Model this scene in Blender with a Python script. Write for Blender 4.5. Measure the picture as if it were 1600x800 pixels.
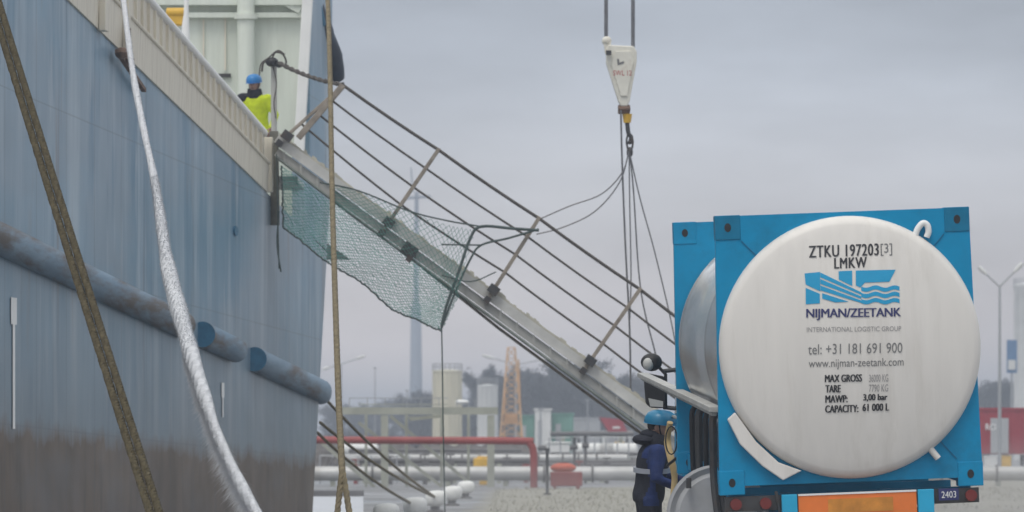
import bpy, bmesh, math, random
from mathutils import Vector, Matrix, Euler, noise
random.seed(7)
R = math.radians
V = Vector
scene = bpy.context.scene
for o in list(bpy.data.objects): bpy.data.objects.remove(o)
COL = scene.collection

# ------------------------------------------------------------------ camera, sky, sun, exposure
F = 9000.0; HZ = 690.0; EYE = 1.65          # focal length and horizon of a 1600 x 800 frame
cam = bpy.data.cameras.new('camera'); cam_o = bpy.data.objects.new('camera', cam); COL.objects.link(cam_o)
cam_o.location = (0, 0, EYE); cam_o.rotation_euler = (R(90), 0, 0)
cam.sensor_width = 36; cam.lens = 36*F/1600; cam.shift_y = (HZ-400)/1600
cam.clip_start = .5; cam.clip_end = 8000
cam.dof.use_dof = True; cam.dof.focus_distance = 62; cam.dof.aperture_fstop = 5.0
scene.camera = cam_o

SUN_EL, SUN_AZ = R(62), R(205)
world = bpy.data.worlds.new('World'); scene.world = world; world.use_nodes = True
wt = world.node_tree; wt.nodes.clear()
def wn(t): return wt.nodes.new(t)
out = wn('ShaderNodeOutputWorld'); bg = wn('ShaderNodeBackground'); bg.inputs[1].default_value = 1.0
sky = wn('ShaderNodeTexSky'); sky.sky_type = 'NISHITA'; sky.sun_disc = False
sky.sun_elevation = SUN_EL; sky.sun_rotation = SUN_AZ; sky.dust_density = 4; sky.air_density = 1.5
skm = wn('ShaderNodeMixRGB'); skm.blend_type = 'MULTIPLY'; skm.inputs[0].default_value = 1; skm.inputs[2].default_value = (.06, .06, .06, 1)
tc = wn('ShaderNodeTexCoord'); sep = wn('ShaderNodeSeparateXYZ')
ramp = wn('ShaderNodeValToRGB'); ramp.color_ramp.interpolation = 'B_SPLINE'
cr = ramp.color_ramp
stops = [(0.0, (.72, .64, .615)), (.016, (.71, .635, .62)), (.036, (.575, .575, .595)), (.065, (.44, .485, .56)), (.12, (.35, .40, .48)), (.4, (.62, .66, .72)), (1.0, (1.35, 1.38, 1.42))]
cr.elements[0].position = 0; cr.elements[0].color = (*stops[0][1], 1)
cr.elements[1].position = 1; cr.elements[1].color = (*stops[-1][1], 1)
for p, c in stops[1:-1]:
    e = cr.elements.new(p); e.color = (*c, 1)
mp = wn('ShaderNodeMapping'); mp.inputs['Scale'].default_value = (6, 6, 22)
nz = wn('ShaderNodeTexNoise'); nz.inputs['Scale'].default_value = 1.6; nz.inputs['Detail'].default_value = 5; nz.inputs['Roughness'].default_value = .55
mr = wn('ShaderNodeMapRange'); mr.inputs[1].default_value = .3; mr.inputs[2].default_value = .7; mr.inputs[3].default_value = .80; mr.inputs[4].default_value = 1.19
mul = wn('ShaderNodeMixRGB'); mul.blend_type = 'MULTIPLY'; mul.inputs[0].default_value = 1
mixs = wn('ShaderNodeMixRGB'); mixs.inputs[0].default_value = .12
# extra sky brightness added behind the camera to light surfaces facing it
back = wn('ShaderNodeMapRange'); back.inputs[1].default_value = .2; back.inputs[2].default_value = -1; back.inputs[3].default_value = 1; back.inputs[4].default_value = 1.05
mul2 = wn('ShaderNodeMixRGB'); mul2.blend_type = 'MULTIPLY'; mul2.inputs[0].default_value = 1
L = wt.links.new
L(tc.outputs['Generated'], sep.inputs[0]); L(sep.outputs[2], ramp.inputs[0])
L(tc.outputs['Generated'], mp.inputs[0]); L(mp.outputs[0], nz.inputs['Vector']); L(nz.outputs[0], mr.inputs[0])
L(ramp.outputs[0], mul.inputs[1]); L(mr.outputs[0], mul.inputs[2])
L(sep.outputs[1], back.inputs[0]); L(mul.outputs[0], mul2.inputs[1]); L(back.outputs[0], mul2.inputs[2])
L(sky.outputs[0], skm.inputs[1]); L(mul2.outputs[0], mixs.inputs[1]); L(skm.outputs[0], mixs.inputs[2])
L(mixs.outputs[0], bg.inputs[0]); L(bg.outputs[0], out.inputs[0])

sl = bpy.data.lights.new('sun', 'SUN'); sl.energy = 1.0; sl.angle = R(25); sl.color = (1, .96, .9)
so = bpy.data.objects.new('sun', sl); COL.objects.link(so)
so.rotation_euler = (R(28), 0, R(-25))       # from behind and left of the camera, high
scene.view_settings.view_transform = 'Standard'; scene.view_settings.look = 'None'
scene.view_settings.exposure = 0.27; scene.view_settings.gamma = 1; scene.view_settings.use_curve_mapping = False
scene.render.engine = 'CYCLES'
scene.render.resolution_x = 1024; scene.render.resolution_y = 512
scene.render.filter_size = 1.7

# ------------------------------------------------------------------ helpers
def P(px, py, d):                            # point at depth d seen at (px, py) of the 1600 x 800 frame
    return V(((px-800)*d/F, d, EYE+(HZ-py)*d/F))
def lerp(a, b, t): return a+(b-a)*t

def new_mat(name):
    m = bpy.data.materials.new(name); m.use_nodes = True
    return m, m.node_tree, m.node_tree.nodes['Principled BSDF']
def mat(name, col, rough=.6, metal=0, var=.18, scale=4, bump=.0, dirt=None, dirt_amt=.5, streak=False, spec=.4, stretch=None):
    m, t, b = new_mat(name)
    n = t.nodes; lk = t.links.new
    tcn = n.new('ShaderNodeTexCoord'); mpn = n.new('ShaderNodeMapping')
    if streak: mpn.inputs['Scale'].default_value = (6, 6, .5)
    if stretch: mpn.inputs['Scale'].default_value = stretch
    tx = n.new('ShaderNodeTexNoise'); tx.inputs['Scale'].default_value = scale; tx.inputs['Detail'].default_value = 6; tx.inputs['Roughness'].default_value = .6
    lk(tcn.outputs['Object'], mpn.inputs[0]); lk(mpn.outputs[0], tx.inputs['Vector'])
    mx = n.new('ShaderNodeMixRGB')
    mx.inputs[1].default_value = (*[c*(1-var) for c in col], 1); mx.inputs[2].default_value = (*[min(1, c*(1+var)) for c in col], 1)
    rg = n.new('ShaderNodeMapRange'); rg.inputs[1].default_value = .3; rg.inputs[2].default_value = .7
    lk(tx.outputs[0], rg.inputs[0]); lk(rg.outputs[0], mx.inputs[0])
    last = mx
    if dirt:
        t2 = n.new('ShaderNodeTexNoise'); t2.inputs['Scale'].default_value = scale*.6; t2.inputs['Detail'].default_value = 8; t2.inputs['Roughness'].default_value = .7
        lk(mpn.outputs[0], t2.inputs['Vector'])
        r2 = n.new('ShaderNodeMapRange'); r2.inputs[1].default_value = .52; r2.inputs[2].default_value = .72; r2.inputs[4].default_value = dirt_amt
        lk(t2.outputs[0], r2.inputs[0])
        m2 = n.new('ShaderNodeMixRGB'); m2.inputs[2].default_value = (*dirt, 1)
        lk(r2.outputs[0], m2.inputs[0]); lk(last.outputs[0], m2.inputs[1]); last = m2
    lk(last.outputs[0], b.inputs['Base Color'])
    b.inputs['Roughness'].default_value = rough; b.inputs['Metallic'].default_value = metal
    b.inputs['Specular IOR Level'].default_value = spec
    if bump:
        bp = n.new('ShaderNodeBump'); bp.inputs['Strength'].default_value = bump; bp.inputs['Distance'].default_value = .02
        t3 = n.new('ShaderNodeTexNoise'); t3.inputs['Scale'].default_value = scale*6; t3.inputs['Detail'].default_value = 4
        lk(tcn.outputs['Object'], t3.inputs['Vector']); lk(t3.outputs[0], bp.inputs['Height']); lk(bp.outputs[0], b.inputs['Normal'])
    return m

class MB:
    def __init__(s): s.v = []; s.f = []; s.m = []; s.uv = None
    def add(s, vs, fs, mi=0):
        b = len(s.v); s.v += [V(p) for p in vs]; s.f += [[i+b for i in f] for f in fs]; s.m += [mi]*len(fs); return s
    def box(s, c, size, rot=None, mi=0):
        c = V(c); hx, hy, hz = [x/2 for x in size]
        M = rot.to_matrix() if isinstance(rot, Euler) else (rot or Matrix.Identity(3))
        vs = [c+M @ V((x*hx, y*hy, z*hz)) for x in (-1, 1) for y in (-1, 1) for z in (-1, 1)]
        return s.add(vs, [(0, 1, 3, 2), (4, 6, 7, 5), (0, 4, 5, 1), (2, 3, 7, 6), (0, 2, 6, 4), (1, 5, 7, 3)], mi)
    def bar(s, a, b, w, h, up=(0, 0, 1), mi=0):      # rectangular beam from a to b
        a = V(a); b = V(b); d = (b-a); l = d.length; d = d/l
        x = d.cross(V(up)); 
        if x.length < 1e-4: x = d.cross(V((0, 1, 0)))
        x.normalize(); z = x.cross(d)
        vs = [p+x*(sx*w/2)+z*(sz*h/2) for p in (a, b) for sx in (-1, 1) for sz in (-1, 1)]
        return s.add(vs, [(0, 1, 3, 2), (4, 6, 7, 5), (0, 4, 5, 1), (2, 3, 7, 6), (0, 2, 6, 4), (1, 5, 7, 3)], mi)
    def tube(s, pts, r, n=8, caps=True, mi=0, squash=None):
        pts = [V(p) for p in pts]; N = len(pts)
        rs = r if isinstance(r, (list, tuple)) else [r]*N
        vs = []; ref = None
        for i, p in enumerate(pts):
            d = (pts[min(i+1, N-1)]-pts[max(i-1, 0)]).normalized()
            if ref is None:
                ref = d.cross(V((0, 0, 1)))
                if ref.length < 1e-3: ref = d.cross(V((0, 1, 0)))
            x = (ref-d*ref.dot(d)).normalized(); ref = x; y = d.cross(x)
            for k in range(n):
                a = 2*math.pi*k/n
                vs.append(p+x*(math.cos(a)*rs[i])+y*(math.sin(a)*rs[i]))
        fs = [(i*n+k, i*n+(k+1) % n, (i+1)*n+(k+1) % n, (i+1)*n+k) for i in range(N-1) for k in range(n)]
        if caps: fs += [tuple(range(n))[::-1], tuple(range((N-1)*n, N*n))]
        return s.add(vs, fs, mi)
    def lathe(s, prof, n=24, M=None, mi=0):          # profile of (radius, z) round the z axis, then matrix M
        M = M or Matrix.Identity(4); vs = []
        for r, z in prof:
            for k in range(n):
                a = 2*math.pi*k/n; vs.append(M @ V((r*math.cos(a), r*math.sin(a), z)))
        N = len(prof)
        fs = [(i*n+k, i*n+(k+1) % n, (i+1)*n+(k+1) % n, (i+1)*n+k) for i in range(N-1) for k in range(n)]
        fs += [tuple(range(n))[::-1], tuple(range((N-1)*n, N*n))]
        return s.add(vs, fs, mi)
    def ell(s, c, r, n=12, M=None, mi=0):
        c = V(c); M = M or Matrix.Identity(3); vs = []; m = n//2
        for i in range(1, m):
            t = math.pi*i/m
            for k in range(n):
                a = 2*math.pi*k/n
                vs.append(c+M @ V((r[0]*math.sin(t)*math.cos(a), r[1]*math.sin(t)*math.sin(a), r[2]*math.cos(t))))
        fs = [(i*n+k, (i+1)*n+k, (i+1)*n+(k+1) % n, i*n+(k+1) % n) for i in range(m-2) for k in range(n)]
        b = len(vs); vs += [c+M @ V((0, 0, r[2])), c+M @ V((0, 0, -r[2]))]
        fs += [(b, k, (k+1) % n) for k in range(n)] + [(b+1, (m-2)*n+(k+1) % n, (m-2)*n+k) for k in range(n)]
        return s.add(vs, fs, mi)
    def prism(s, poly, dvec, mi=0):                  # polygon of 3D points pushed along dvec
        n = len(poly); d = V(dvec); vs = [V(p) for p in poly]+[V(p)+d for p in poly]
        fs = [tuple(range(n))[::-1], tuple(range(n, 2*n))]+[(i, (i+1) % n, n+(i+1) % n, n+i) for i in range(n)]
        return s.add(vs, fs, mi)
    def build(s, name, mats, parent=None, smooth=False, local=False, bevel=0, angle=40, fix=True):
        off = V((0, 0, 0))
        if parent is not None and not local:
            p = parent
            while p is not None: off += V(p.location); p = p.parent
        me = bpy.data.meshes.new(name)
        me.from_pydata([tuple(v-off) for v in s.v], [], s.f)
        for m in (mats if isinstance(mats, (list, tuple)) else [mats]): me.materials.append(m)
        me.polygons.foreach_set('material_index', s.m)
        if s.uv:
            ul = me.uv_layers.new(name='UVMap')
            for l in me.loops: ul.data[l.index].uv = s.uv[l.vertex_index]
        if fix:
            bm = bmesh.new(); bm.from_mesh(me); bmesh.ops.recalc_face_normals(bm, faces=bm.faces); bm.to_mesh(me); bm.free()
        if smooth:
            me.polygons.foreach_set('use_smooth', [True]*len(me.polygons))
            try: me.set_sharp_from_angle(angle=R(angle))
            except Exception: pass
        me.update()
        o = bpy.data.objects.new(name, me); COL.objects.link(o)
        if parent is not None: o.parent = parent
        if bevel:
            b = o.modifiers.new('bevel', 'BEVEL'); b.width = bevel; b.segments = 2; b.limit_method = 'ANGLE'
        return o

def tag(o, label=None, cat=None, group=None, kind=None):
    if label: o['label'] = label
    if cat: o['category'] = cat
    if group: o['group'] = group
    if kind: o['kind'] = kind
    return o
def thing(name, label, cat, loc=(0, 0, 0), rot=(0, 0, 0), group=None):
    o = bpy.data.objects.new(name, None); COL.objects.link(o); o.empty_display_size = .2
    o.location = loc; o.rotation_euler = rot
    return tag(o, label, cat, group)
def copy_tree(o, parent=None):
    c = o.copy(); COL.objects.link(c)
    if parent: c.parent = parent
    for ch in [x for x in bpy.data.objects if x.parent == o]: copy_tree(ch, c)
    return c

def spline(pts, n):                                  # Catmull-Rom through the points
    pts = [V(p) for p in pts]; q = [pts[0]*2-pts[1]]+pts+[pts[-1]*2-pts[-2]]; res = []
    for i in range(len(pts)-1):
        a, b, c, d = q[i:i+4]
        for k in range(n):
            t = k/n
            res.append(.5*((2*b)+(c-a)*t+(2*a-5*b+4*c-d)*t*t+(3*b-a-3*c+d)*t*t*t))
    res.append(pts[-1]); return res
def sag(a, b, s, n=12): return [V(a).lerp(V(b), i/n)-V((0, 0, s*4*(i/n)*(1-i/n))) for i in range(n+1)]
def rope_mb(mb, pts, rad, lay=.35, strands=3, per=9, mi=0, sides=6):   # laid rope: strands twisted round one another
    pts = [V(p) for p in pts]; seg = [0]
    for a, b in zip(pts, pts[1:]): seg.append(seg[-1]+(b-a).length)
    total = seg[-1]; n = max(8, int(total/lay*per)); path = []; rr = []
    j = 0
    for i in range(n+1):
        d = total*i/n
        while j < len(seg)-2 and seg[j+1] < d: j += 1
        t = (d-seg[j])/max(1e-9, seg[j+1]-seg[j]); path.append(pts[j].lerp(pts[j+1], t)); rr.append(rad(d/total) if callable(rad) else rad)
    ref = None; frames = []
    for i, p in enumerate(path):
        d = (path[min(i+1, n)]-path[max(i-1, 0)]).normalized()
        if ref is None:
            ref = d.cross(V((0, 0, 1)))
            if ref.length < 1e-3: ref = d.cross(V((0, 1, 0)))
        x = (ref-d*ref.dot(d)).normalized(); ref = x; frames.append((x, d.cross(x)))
    for k in range(strands):
        q = []
        for i, p in enumerate(path):
            a = 2*math.pi*(k/strands+i/per); x, y = frames[i]
            q.append(p+(x*math.cos(a)+y*math.sin(a))*rr[i]*.40)
        mb.tube(q, [r*.62 for r in rr], sides, mi=mi)
    return path, frames, rr

# ------------------------------------------------------------------ materials
M = {}
M['concrete'] = mat('concrete', (.36, .36, .36), .75, var=.25, scale=.35, dirt=(.2, .19, .17), dirt_amt=.5, bump=.3)
M['cream'] = mat('cream_paint', (.70, .65, .54), .5, var=.10, scale=2, streak=True, dirt=(.36, .28, .19), dirt_amt=.6)
M['cream_wall'] = mat('pale_green_paint', (.68, .72, .64), .5, var=.05, scale=1.2, streak=True, dirt=(.38, .39, .33), dirt_amt=.25)
M['white'] = mat('white_paint', (.80, .80, .78), .4, var=.05, scale=2, dirt=(.5, .48, .44), dirt_amt=.25)
M['dark_blue'] = mat('dark_blue_rubber', (.035, .052, .08), .5, var=.3, scale=3)
M['mid_blue'] = mat('blue_end_paint', (.03, .14, .24), .5, var=.25, scale=5)
M['black'] = mat('black_rubber', (.018, .018, .02), .5, var=.3, scale=8)
M['dark'] = mat('dark_steel', (.06, .06, .062), .5, metal=.3, var=.3, scale=6, dirt=(.12, .07, .04), dirt_amt=.5)
M['rust'] = mat('rusty_steel', (.16, .10, .07), .8, var=.4, scale=8, bump=.4)
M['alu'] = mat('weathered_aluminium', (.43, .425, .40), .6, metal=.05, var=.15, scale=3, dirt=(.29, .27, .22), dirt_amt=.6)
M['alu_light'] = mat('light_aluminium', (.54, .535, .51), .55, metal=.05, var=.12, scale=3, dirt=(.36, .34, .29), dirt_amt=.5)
M['wood'] = mat('greyed_cleat_wood', (.46, .44, .37), .8, var=.2, scale=4, dirt=(.31, .31, .20), dirt_amt=.7)
M['stanchion'] = mat('stanchion_steel', (.29, .25, .205), .6, metal=.05, var=.25, scale=6, dirt=(.09, .06, .045), dirt_amt=.6)
M['wire'] = mat('tarred_wire', (.075, .066, .058), .6, metal=.05, var=.3, scale=10)
M['wire_grey'] = mat('grey_wire', (.17, .17, .18), .5, metal=.4, var=.2, scale=10)
M['rope_olive'] = mat('olive_mooring_fibre', (.072, .06, .036), .9, var=.4, scale=30, dirt=(.17, .145, .09), dirt_amt=.5, spec=.1)
M['rope_tan'] = mat('tan_mooring_fibre', (.19, .158, .10), .9, var=.35, scale=10, dirt=(.10, .08, .045), dirt_amt=.6, spec=.1)
M['rope_white'] = mat('white_frayed_fibre', (.60, .61, .63), .95, var=.12, scale=9, spec=.05)
M['rope_green'] = mat('dark_green_cord', (.06, .085, .08), .8, var=.3, scale=14)
M['net'] = mat('green_net_cord', (.10, .27, .23), .8, var=.25, scale=6)
M['tank_white'] = mat('white_tank_cladding', (.72, .69, .645), .42, var=.04, scale=1.1, streak=True, dirt=(.53, .495, .44), dirt_amt=.45, spec=.3)
M['cyan'] = mat('container_blue_paint', (.002, .25, .47), .5, var=.08, scale=3, dirt=(.012, .13, .23), dirt_amt=.55, spec=.2)
M['cyan_dark'] = mat('container_blue_casting', (.004, .165, .30), .5, var=.15, scale=5, spec=.2)
M['cyan_light'] = mat('chassis_light_blue', (.02, .38, .62), .45, var=.06, scale=4)
M['crease'] = mat('frame_seam', (.005, .11, .23), .5, var=.05)
M['steel'] = mat('polished_tank_steel', (.80, .80, .79), .27, metal=.75, var=.12, scale=1.6, dirt=(.30, .30, .31), dirt_amt=.8, stretch=(1.6, .18, .7))
M['orange'] = mat('orange_reflector', (.80, .20, .04), .4, var=.1, scale=4)
M['grey_plastic'] = mat('grey_plastic', (.36, .365, .375), .45, var=.12, scale=4)
M['red_lamp'] = mat('red_lamp_lens', (.16, .025, .022), .5, var=.2)
M['txt_black'] = mat('black_lettering', (.03, .03, .035), .5, var=.05)
M['txt_grey'] = mat('grey_lettering', (.30, .29, .29), .5, var=.05)
M['txt_mid'] = mat('dark_grey_lettering', (.17, .17, .17), .5, var=.05)
M['txt_navy'] = mat('navy_lettering', (.035, .04, .14), .5, var=.05)
M['txt_red'] = mat('red_lettering', (.45, .08, .08), .5, var=.05)
M['logo'] = mat('logo_blue', (.01, .31, .56), .5, var=.05)
M['hook_white'] = mat('hook_block_paint', (.70, .68, .60), .5, var=.08, scale=5, dirt=(.35, .25, .16), dirt_amt=.4)
M['helmet'] = mat('blue_helmet_shell', (.02, .19, .48), .3, var=.04)
M['helmet_teal'] = mat('teal_blue_helmet_shell', (.02, .20, .36), .3, var=.04)
M['skin'] = mat('skin', (.42, .25, .19), .55, var=.08, scale=20)
M['hivis'] = mat('hi_vis_yellow_cloth', (.66, .80, .02), .8, var=.12, scale=12, bump=.5)
M['navy'] = mat('navy_cloth', (.014, .016, .026), .85, var=.3, scale=12, bump=.5)
M['royal'] = mat('royal_blue_cloth', (.009, .026, .115), .8, var=.25, scale=12, bump=.5)
M['reflect'] = mat('silver_reflective_tape', (.35, .37, .42), .4, var=.05)
M['boot'] = mat('boot_leather', (.03, .025, .02), .6, var=.3)
M['eye'] = mat('eye_dark', (.02, .015, .01), .3, var=.02)
M['hair'] = mat('dark_hair', (.03, .022, .016), .8, var=.2, scale=30)
M['yellow'] = mat('yellow_paint', (.70, .42, .05), .5, var=.15, scale=6)
M['yellow_hose'] = mat('yellow_hose', (.55, .40, .19), .6, var=.15, scale=6)
M['pipe_red'] = mat('red_pipe_paint', (.27, .05, .045), .5, var=.25, scale=1, dirt=(.18, .07, .05), dirt_amt=.5)
M['pipe_grey'] = mat('grey_pipe_cladding', (.50, .50, .49), .45, metal=.2, var=.15, scale=1, dirt=(.3, .28, .25), dirt_amt=.5)
M['pipe_dark'] = mat('dark_pipe', (.13, .125, .125), .6, var=.25, scale=1.5)
M['gantry'] = mat('grey_green_steel', (.36, .37, .31), .6, var=.15, scale=1.5, dirt=(.2, .2, .16), dirt_amt=.5)
M['silo'] = mat('cream_silo', (.62, .58, .45), .6, var=.1, scale=1, streak=True, dirt=(.4, .38, .3), dirt_amt=.4)
M['shed_white'] = mat('white_shed', (.72, .72, .70), .6, var=.06, scale=1)
M['shed_grey'] = mat('grey_shed', (.42, .43, .44), .6, var=.08, scale=1)
M['green_box'] = mat('green_container', (.16, .33, .27), .6, var=.15, scale=1)
M['red_box'] = mat('red_container', (.34, .035, .05), .5, var=.12, scale=1, streak=True)
M['lattice_orange'] = mat('orange_lattice_paint', (.62, .39, .21), .7, var=.25, scale=1)
M['galv'] = mat('galvanised_steel', (.40, .41, .42), .5, metal=.4, var=.1, scale=2)
M['lamp_glass'] = mat('lamp_housing', (.66, .66, .64), .4, var=.05)
M['bark'] = mat('winter_bark', (.045, .038, .034), .9, var=.3, scale=3)
M['twig'] = mat('winter_twigs', (.045, .047, .052), .95, var=.5, scale=.5)
M['grass'] = mat('winter_grass', (.265, .25, .185), .95, var=.15, scale=.6)
M['glass'] = mat('dark_window_glass', (.02, .025, .03), .1, var=.1)
M['boll_white'] = mat('bollard_white_paint', (.78, .78, .75), .5, var=.1, scale=5, dirt=(.4, .36, .3), dirt_amt=.4)
M['sign_blue'] = mat('blue_sign_face', (.10, .20, .36), .5, var=.08)
M['tower'] = mat('tower_blue_grey', (.30, .34, .40), .6, var=.1, scale=.3)
M['tyre'] = mat('tyre_rubber', (.02, .02, .021), .8, var=.3, scale=8)

# hull paint: sheets of vertical streaks over blue, fading to a muddy brown boot-topping; UV = (metres along, metres above the paint line)
def hull_material():
    m, t, b = new_mat('weathered_blue_hull'); n = t.nodes; lk = t.links.new
    uv = n.new('ShaderNodeUVMap'); sp = n.new('ShaderNodeSeparateXYZ'); lk(uv.outputs[0], sp.inputs[0])
    def streaks(sx, sy, lo, hi, det=6):
        mp = n.new('ShaderNodeMapping'); mp.inputs['Scale'].default_value = (sx, sy, 1)
        tx = n.new('ShaderNodeTexNoise'); tx.inputs['Scale'].default_value = 1; tx.inputs['Detail'].default_value = det; tx.inputs['Roughness'].default_value = .6
        lk(uv.outputs[0], mp.inputs[0]); lk(mp.outputs[0], tx.inputs['Vector'])
        r = n.new('ShaderNodeMapRange'); r.inputs[1].default_value = lo; r.inputs[2].default_value = hi; lk(tx.outputs[0], r.inputs[0]); return r
    def mix(f, a, c, amt=None, blend='MIX'):
        x = n.new('ShaderNodeMixRGB'); x.blend_type = blend
        if hasattr(f, 'outputs'):
            if amt is not None:
                k = n.new('ShaderNodeMath'); k.operation = 'MULTIPLY'; k.inputs[1].default_value = amt; lk(f.outputs[0], k.inputs[0]); f = k
            lk(f.outputs[0], x.inputs[0])
        else: x.inputs[0].default_value = f
        for i, q in ((1, a), (2, c)):
            if hasattr(q, 'outputs'): lk(q.outputs[0], x.inputs[i])
            else: x.inputs[i].default_value = (*q, 1)
        return x
    blue = mix(streaks(.22, .12, .38, .62), (.115, .235, .335), (.215, .335, .43))
    blue = mix(streaks(.12, .35, .47, .62, 4), blue, (.245, .29, .34), .5)
    blue = mix(streaks(1.1, .10, .50, .66), blue, (.40, .475, .53), .65)
    blue = mix(streaks(.8, .14, .54, .68), blue, (.045, .155, .26), .75)
    blue = mix(streaks(2.4, .22, .56, .70), blue, (.045, .13, .22), .6)
    blue = mix(streaks(3.0, .3, .58, .7), blue, (.48, .53, .57), .5)
    blue = mix(streaks(.5, .16, .60, .72, 8), blue, (.20, .17, .15), .6)
    blue = mix(streaks(1.7, .08, .64, .74, 3), blue, (.17, .095, .055), .55)
    brown = mix(streaks(.5, .3, .35, .68), (.085, .064, .047), (.175, .132, .098))
    brown = mix(streaks(1.6, .3, .53, .7), brown, (.05, .042, .036), .75)
    brown = mix(streaks(.25, .6, .5, .68), brown, (.12, .12, .125), .5)
    wob = streaks(.9, .9, .3, .7, 5)
    k = n.new('ShaderNodeMath'); k.operation = 'MULTIPLY_ADD'; k.inputs[1].default_value = .3; k.inputs[2].default_value = -.15; lk(wob.outputs[0], k.inputs[0])
    wob2 = streaks(5, .5, .3, .7, 4)
    k2 = n.new('ShaderNodeMath'); k2.operation = 'MULTIPLY_ADD'; k2.inputs[1].default_value = .14; lk(wob2.outputs[0], k2.inputs[0]); lk(k.outputs[0], k2.inputs[2])
    ad = n.new('ShaderNodeMath'); ad.operation = 'ADD'; lk(sp.outputs[1], ad.inputs[0]); lk(k2.outputs[0], ad.inputs[1])
    # grey wash, growing darker downwards to the paint line
    wash = n.new('ShaderNodeMapRange'); wash.inputs[1].default_value = 3.0; wash.inputs[2].default_value = .1; lk(ad.outputs[0], wash.inputs[0])
    blue = mix(wash, blue, (.105, .13, .15), .65)
    line = n.new('ShaderNodeMapRange'); line.inputs[1].default_value = .18; line.inputs[2].default_value = -.12; lk(ad.outputs[0], line.inputs[0])
    fin = mix(line, blue, brown)
    sm = n.new('ShaderNodeMapRange'); sm.inputs[3].default_value = .4; sm.inputs[4].default_value = .08; lk(line.outputs[0], sm.inputs[0]); lk(sm.outputs[0], b.inputs['Specular IOR Level'])
    # plate seams
    mp = n.new('ShaderNodeMapping'); mp.inputs['Scale'].default_value = (.42, 1, 1); lk(uv.outputs[0], mp.inputs[0])
    s2 = n.new('ShaderNodeSeparateXYZ'); lk(mp.outputs[0], s2.inputs[0])
    fr = n.new('ShaderNodeMath'); fr.operation = 'FRACT'; lk(s2.outputs[0], fr.inputs[0])
    lt = n.new('ShaderNodeMath'); lt.operation = 'LESS_THAN'; lt.inputs[1].default_value = .018; lk(fr.outputs[0], lt.inputs[0])
    fin = mix(lt, fin, (.07, .09, .11), .45)
    fr2 = n.new('ShaderNodeMath'); fr2.operation = 'PINGPONG'; fr2.inputs[1].default_value = 1.15; lk(sp.outputs[1], fr2.inputs[0])
    lt2 = n.new('ShaderNodeMath'); lt2.operation = 'LESS_THAN'; lt2.inputs[1].default_value = .012; lk(fr2.outputs[0], lt2.inputs[0])
    fin = mix(lt2, fin, (.08, .10, .12), .35)
    lk(fin.outputs[0], b.inputs['Base Color']); b.inputs['Roughness'].default_value = .4
    bp = n.new('ShaderNodeBump'); bp.inputs['Strength'].default_value = .6; bp.inputs['Distance'].default_value = .12
    u = streaks(.35, .5, 0, 1, 2); lk(u.outputs[0], bp.inputs['Height']); lk(bp.outputs[0], b.inputs['Normal'])
    return m
M['hull'] = hull_material()

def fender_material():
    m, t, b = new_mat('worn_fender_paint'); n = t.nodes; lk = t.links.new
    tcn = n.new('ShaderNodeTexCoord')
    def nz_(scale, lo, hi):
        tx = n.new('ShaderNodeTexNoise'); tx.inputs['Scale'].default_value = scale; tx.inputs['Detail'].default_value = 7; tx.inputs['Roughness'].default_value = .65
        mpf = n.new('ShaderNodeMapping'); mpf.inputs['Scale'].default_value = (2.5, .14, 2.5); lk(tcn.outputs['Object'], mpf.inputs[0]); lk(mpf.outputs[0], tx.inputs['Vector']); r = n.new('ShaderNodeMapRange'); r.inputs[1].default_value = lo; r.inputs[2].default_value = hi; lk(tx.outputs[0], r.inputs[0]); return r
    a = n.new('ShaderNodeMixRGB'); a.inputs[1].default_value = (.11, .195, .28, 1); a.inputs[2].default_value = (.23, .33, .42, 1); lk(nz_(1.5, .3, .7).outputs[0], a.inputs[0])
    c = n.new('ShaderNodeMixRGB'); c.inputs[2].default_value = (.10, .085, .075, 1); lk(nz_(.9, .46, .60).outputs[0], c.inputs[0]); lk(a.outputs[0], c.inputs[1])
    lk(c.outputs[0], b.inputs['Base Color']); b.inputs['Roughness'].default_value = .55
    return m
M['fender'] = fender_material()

def ground_material():
    m, t, b = new_mat('quay_ground'); n = t.nodes; lk = t.links.new
    tcn = n.new('ShaderNodeTexCoord')
    def nz_(scale, lo, hi, det=6):
        tx = n.new('ShaderNodeTexNoise'); tx.inputs['Scale'].default_value = scale; tx.inputs['Detail'].default_value = det; tx.inputs['Roughness'].default_value = .6
        lk(tcn.outputs['Object'], tx.inputs['Vector']); r = n.new('ShaderNodeMapRange'); r.inputs[1].default_value = lo; r.inputs[2].default_value = hi; lk(tx.outputs[0], r.inputs[0]); return r
    a = n.new('ShaderNodeMixRGB'); a.inputs[1].default_value = (.13, .13, .13, 1); a.inputs[2].default_value = (.25, .25, .255, 1); lk(nz_(.12, .35, .65).outputs[0], a.inputs[0])
    c = n.new('ShaderNodeMixRGB'); c.inputs[2].default_value = (.12, .115, .11, 1); lk(nz_(.5, .52, .65).outputs[0], c.inputs[0]); lk(a.outputs[0], c.inputs[1])
    lk(c.outputs[0], b.inputs['Base Color'])
    r = nz_(.15, .4, .6); r.inputs[3].default_value = .25; r.inputs[4].default_value = .7; lk(r.outputs[0], b.inputs['Roughness'])
    return m
M['ground'] = ground_material()
M['earth'] = mat('rough_earth', (.285, .272, .225), .95, var=.12, scale=.2, bump=.2, dirt=(.21, .21, .14), dirt_amt=.6)
M['apron'] = mat('pale_wet_apron', (.50, .51, .53), .35, var=.15, scale=.25, dirt=(.3, .3, .31), dirt_amt=.5)
M['water'] = mat('harbour_water', (.03, .045, .05), .08, var=.2, scale=.4, bump=.3)

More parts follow.
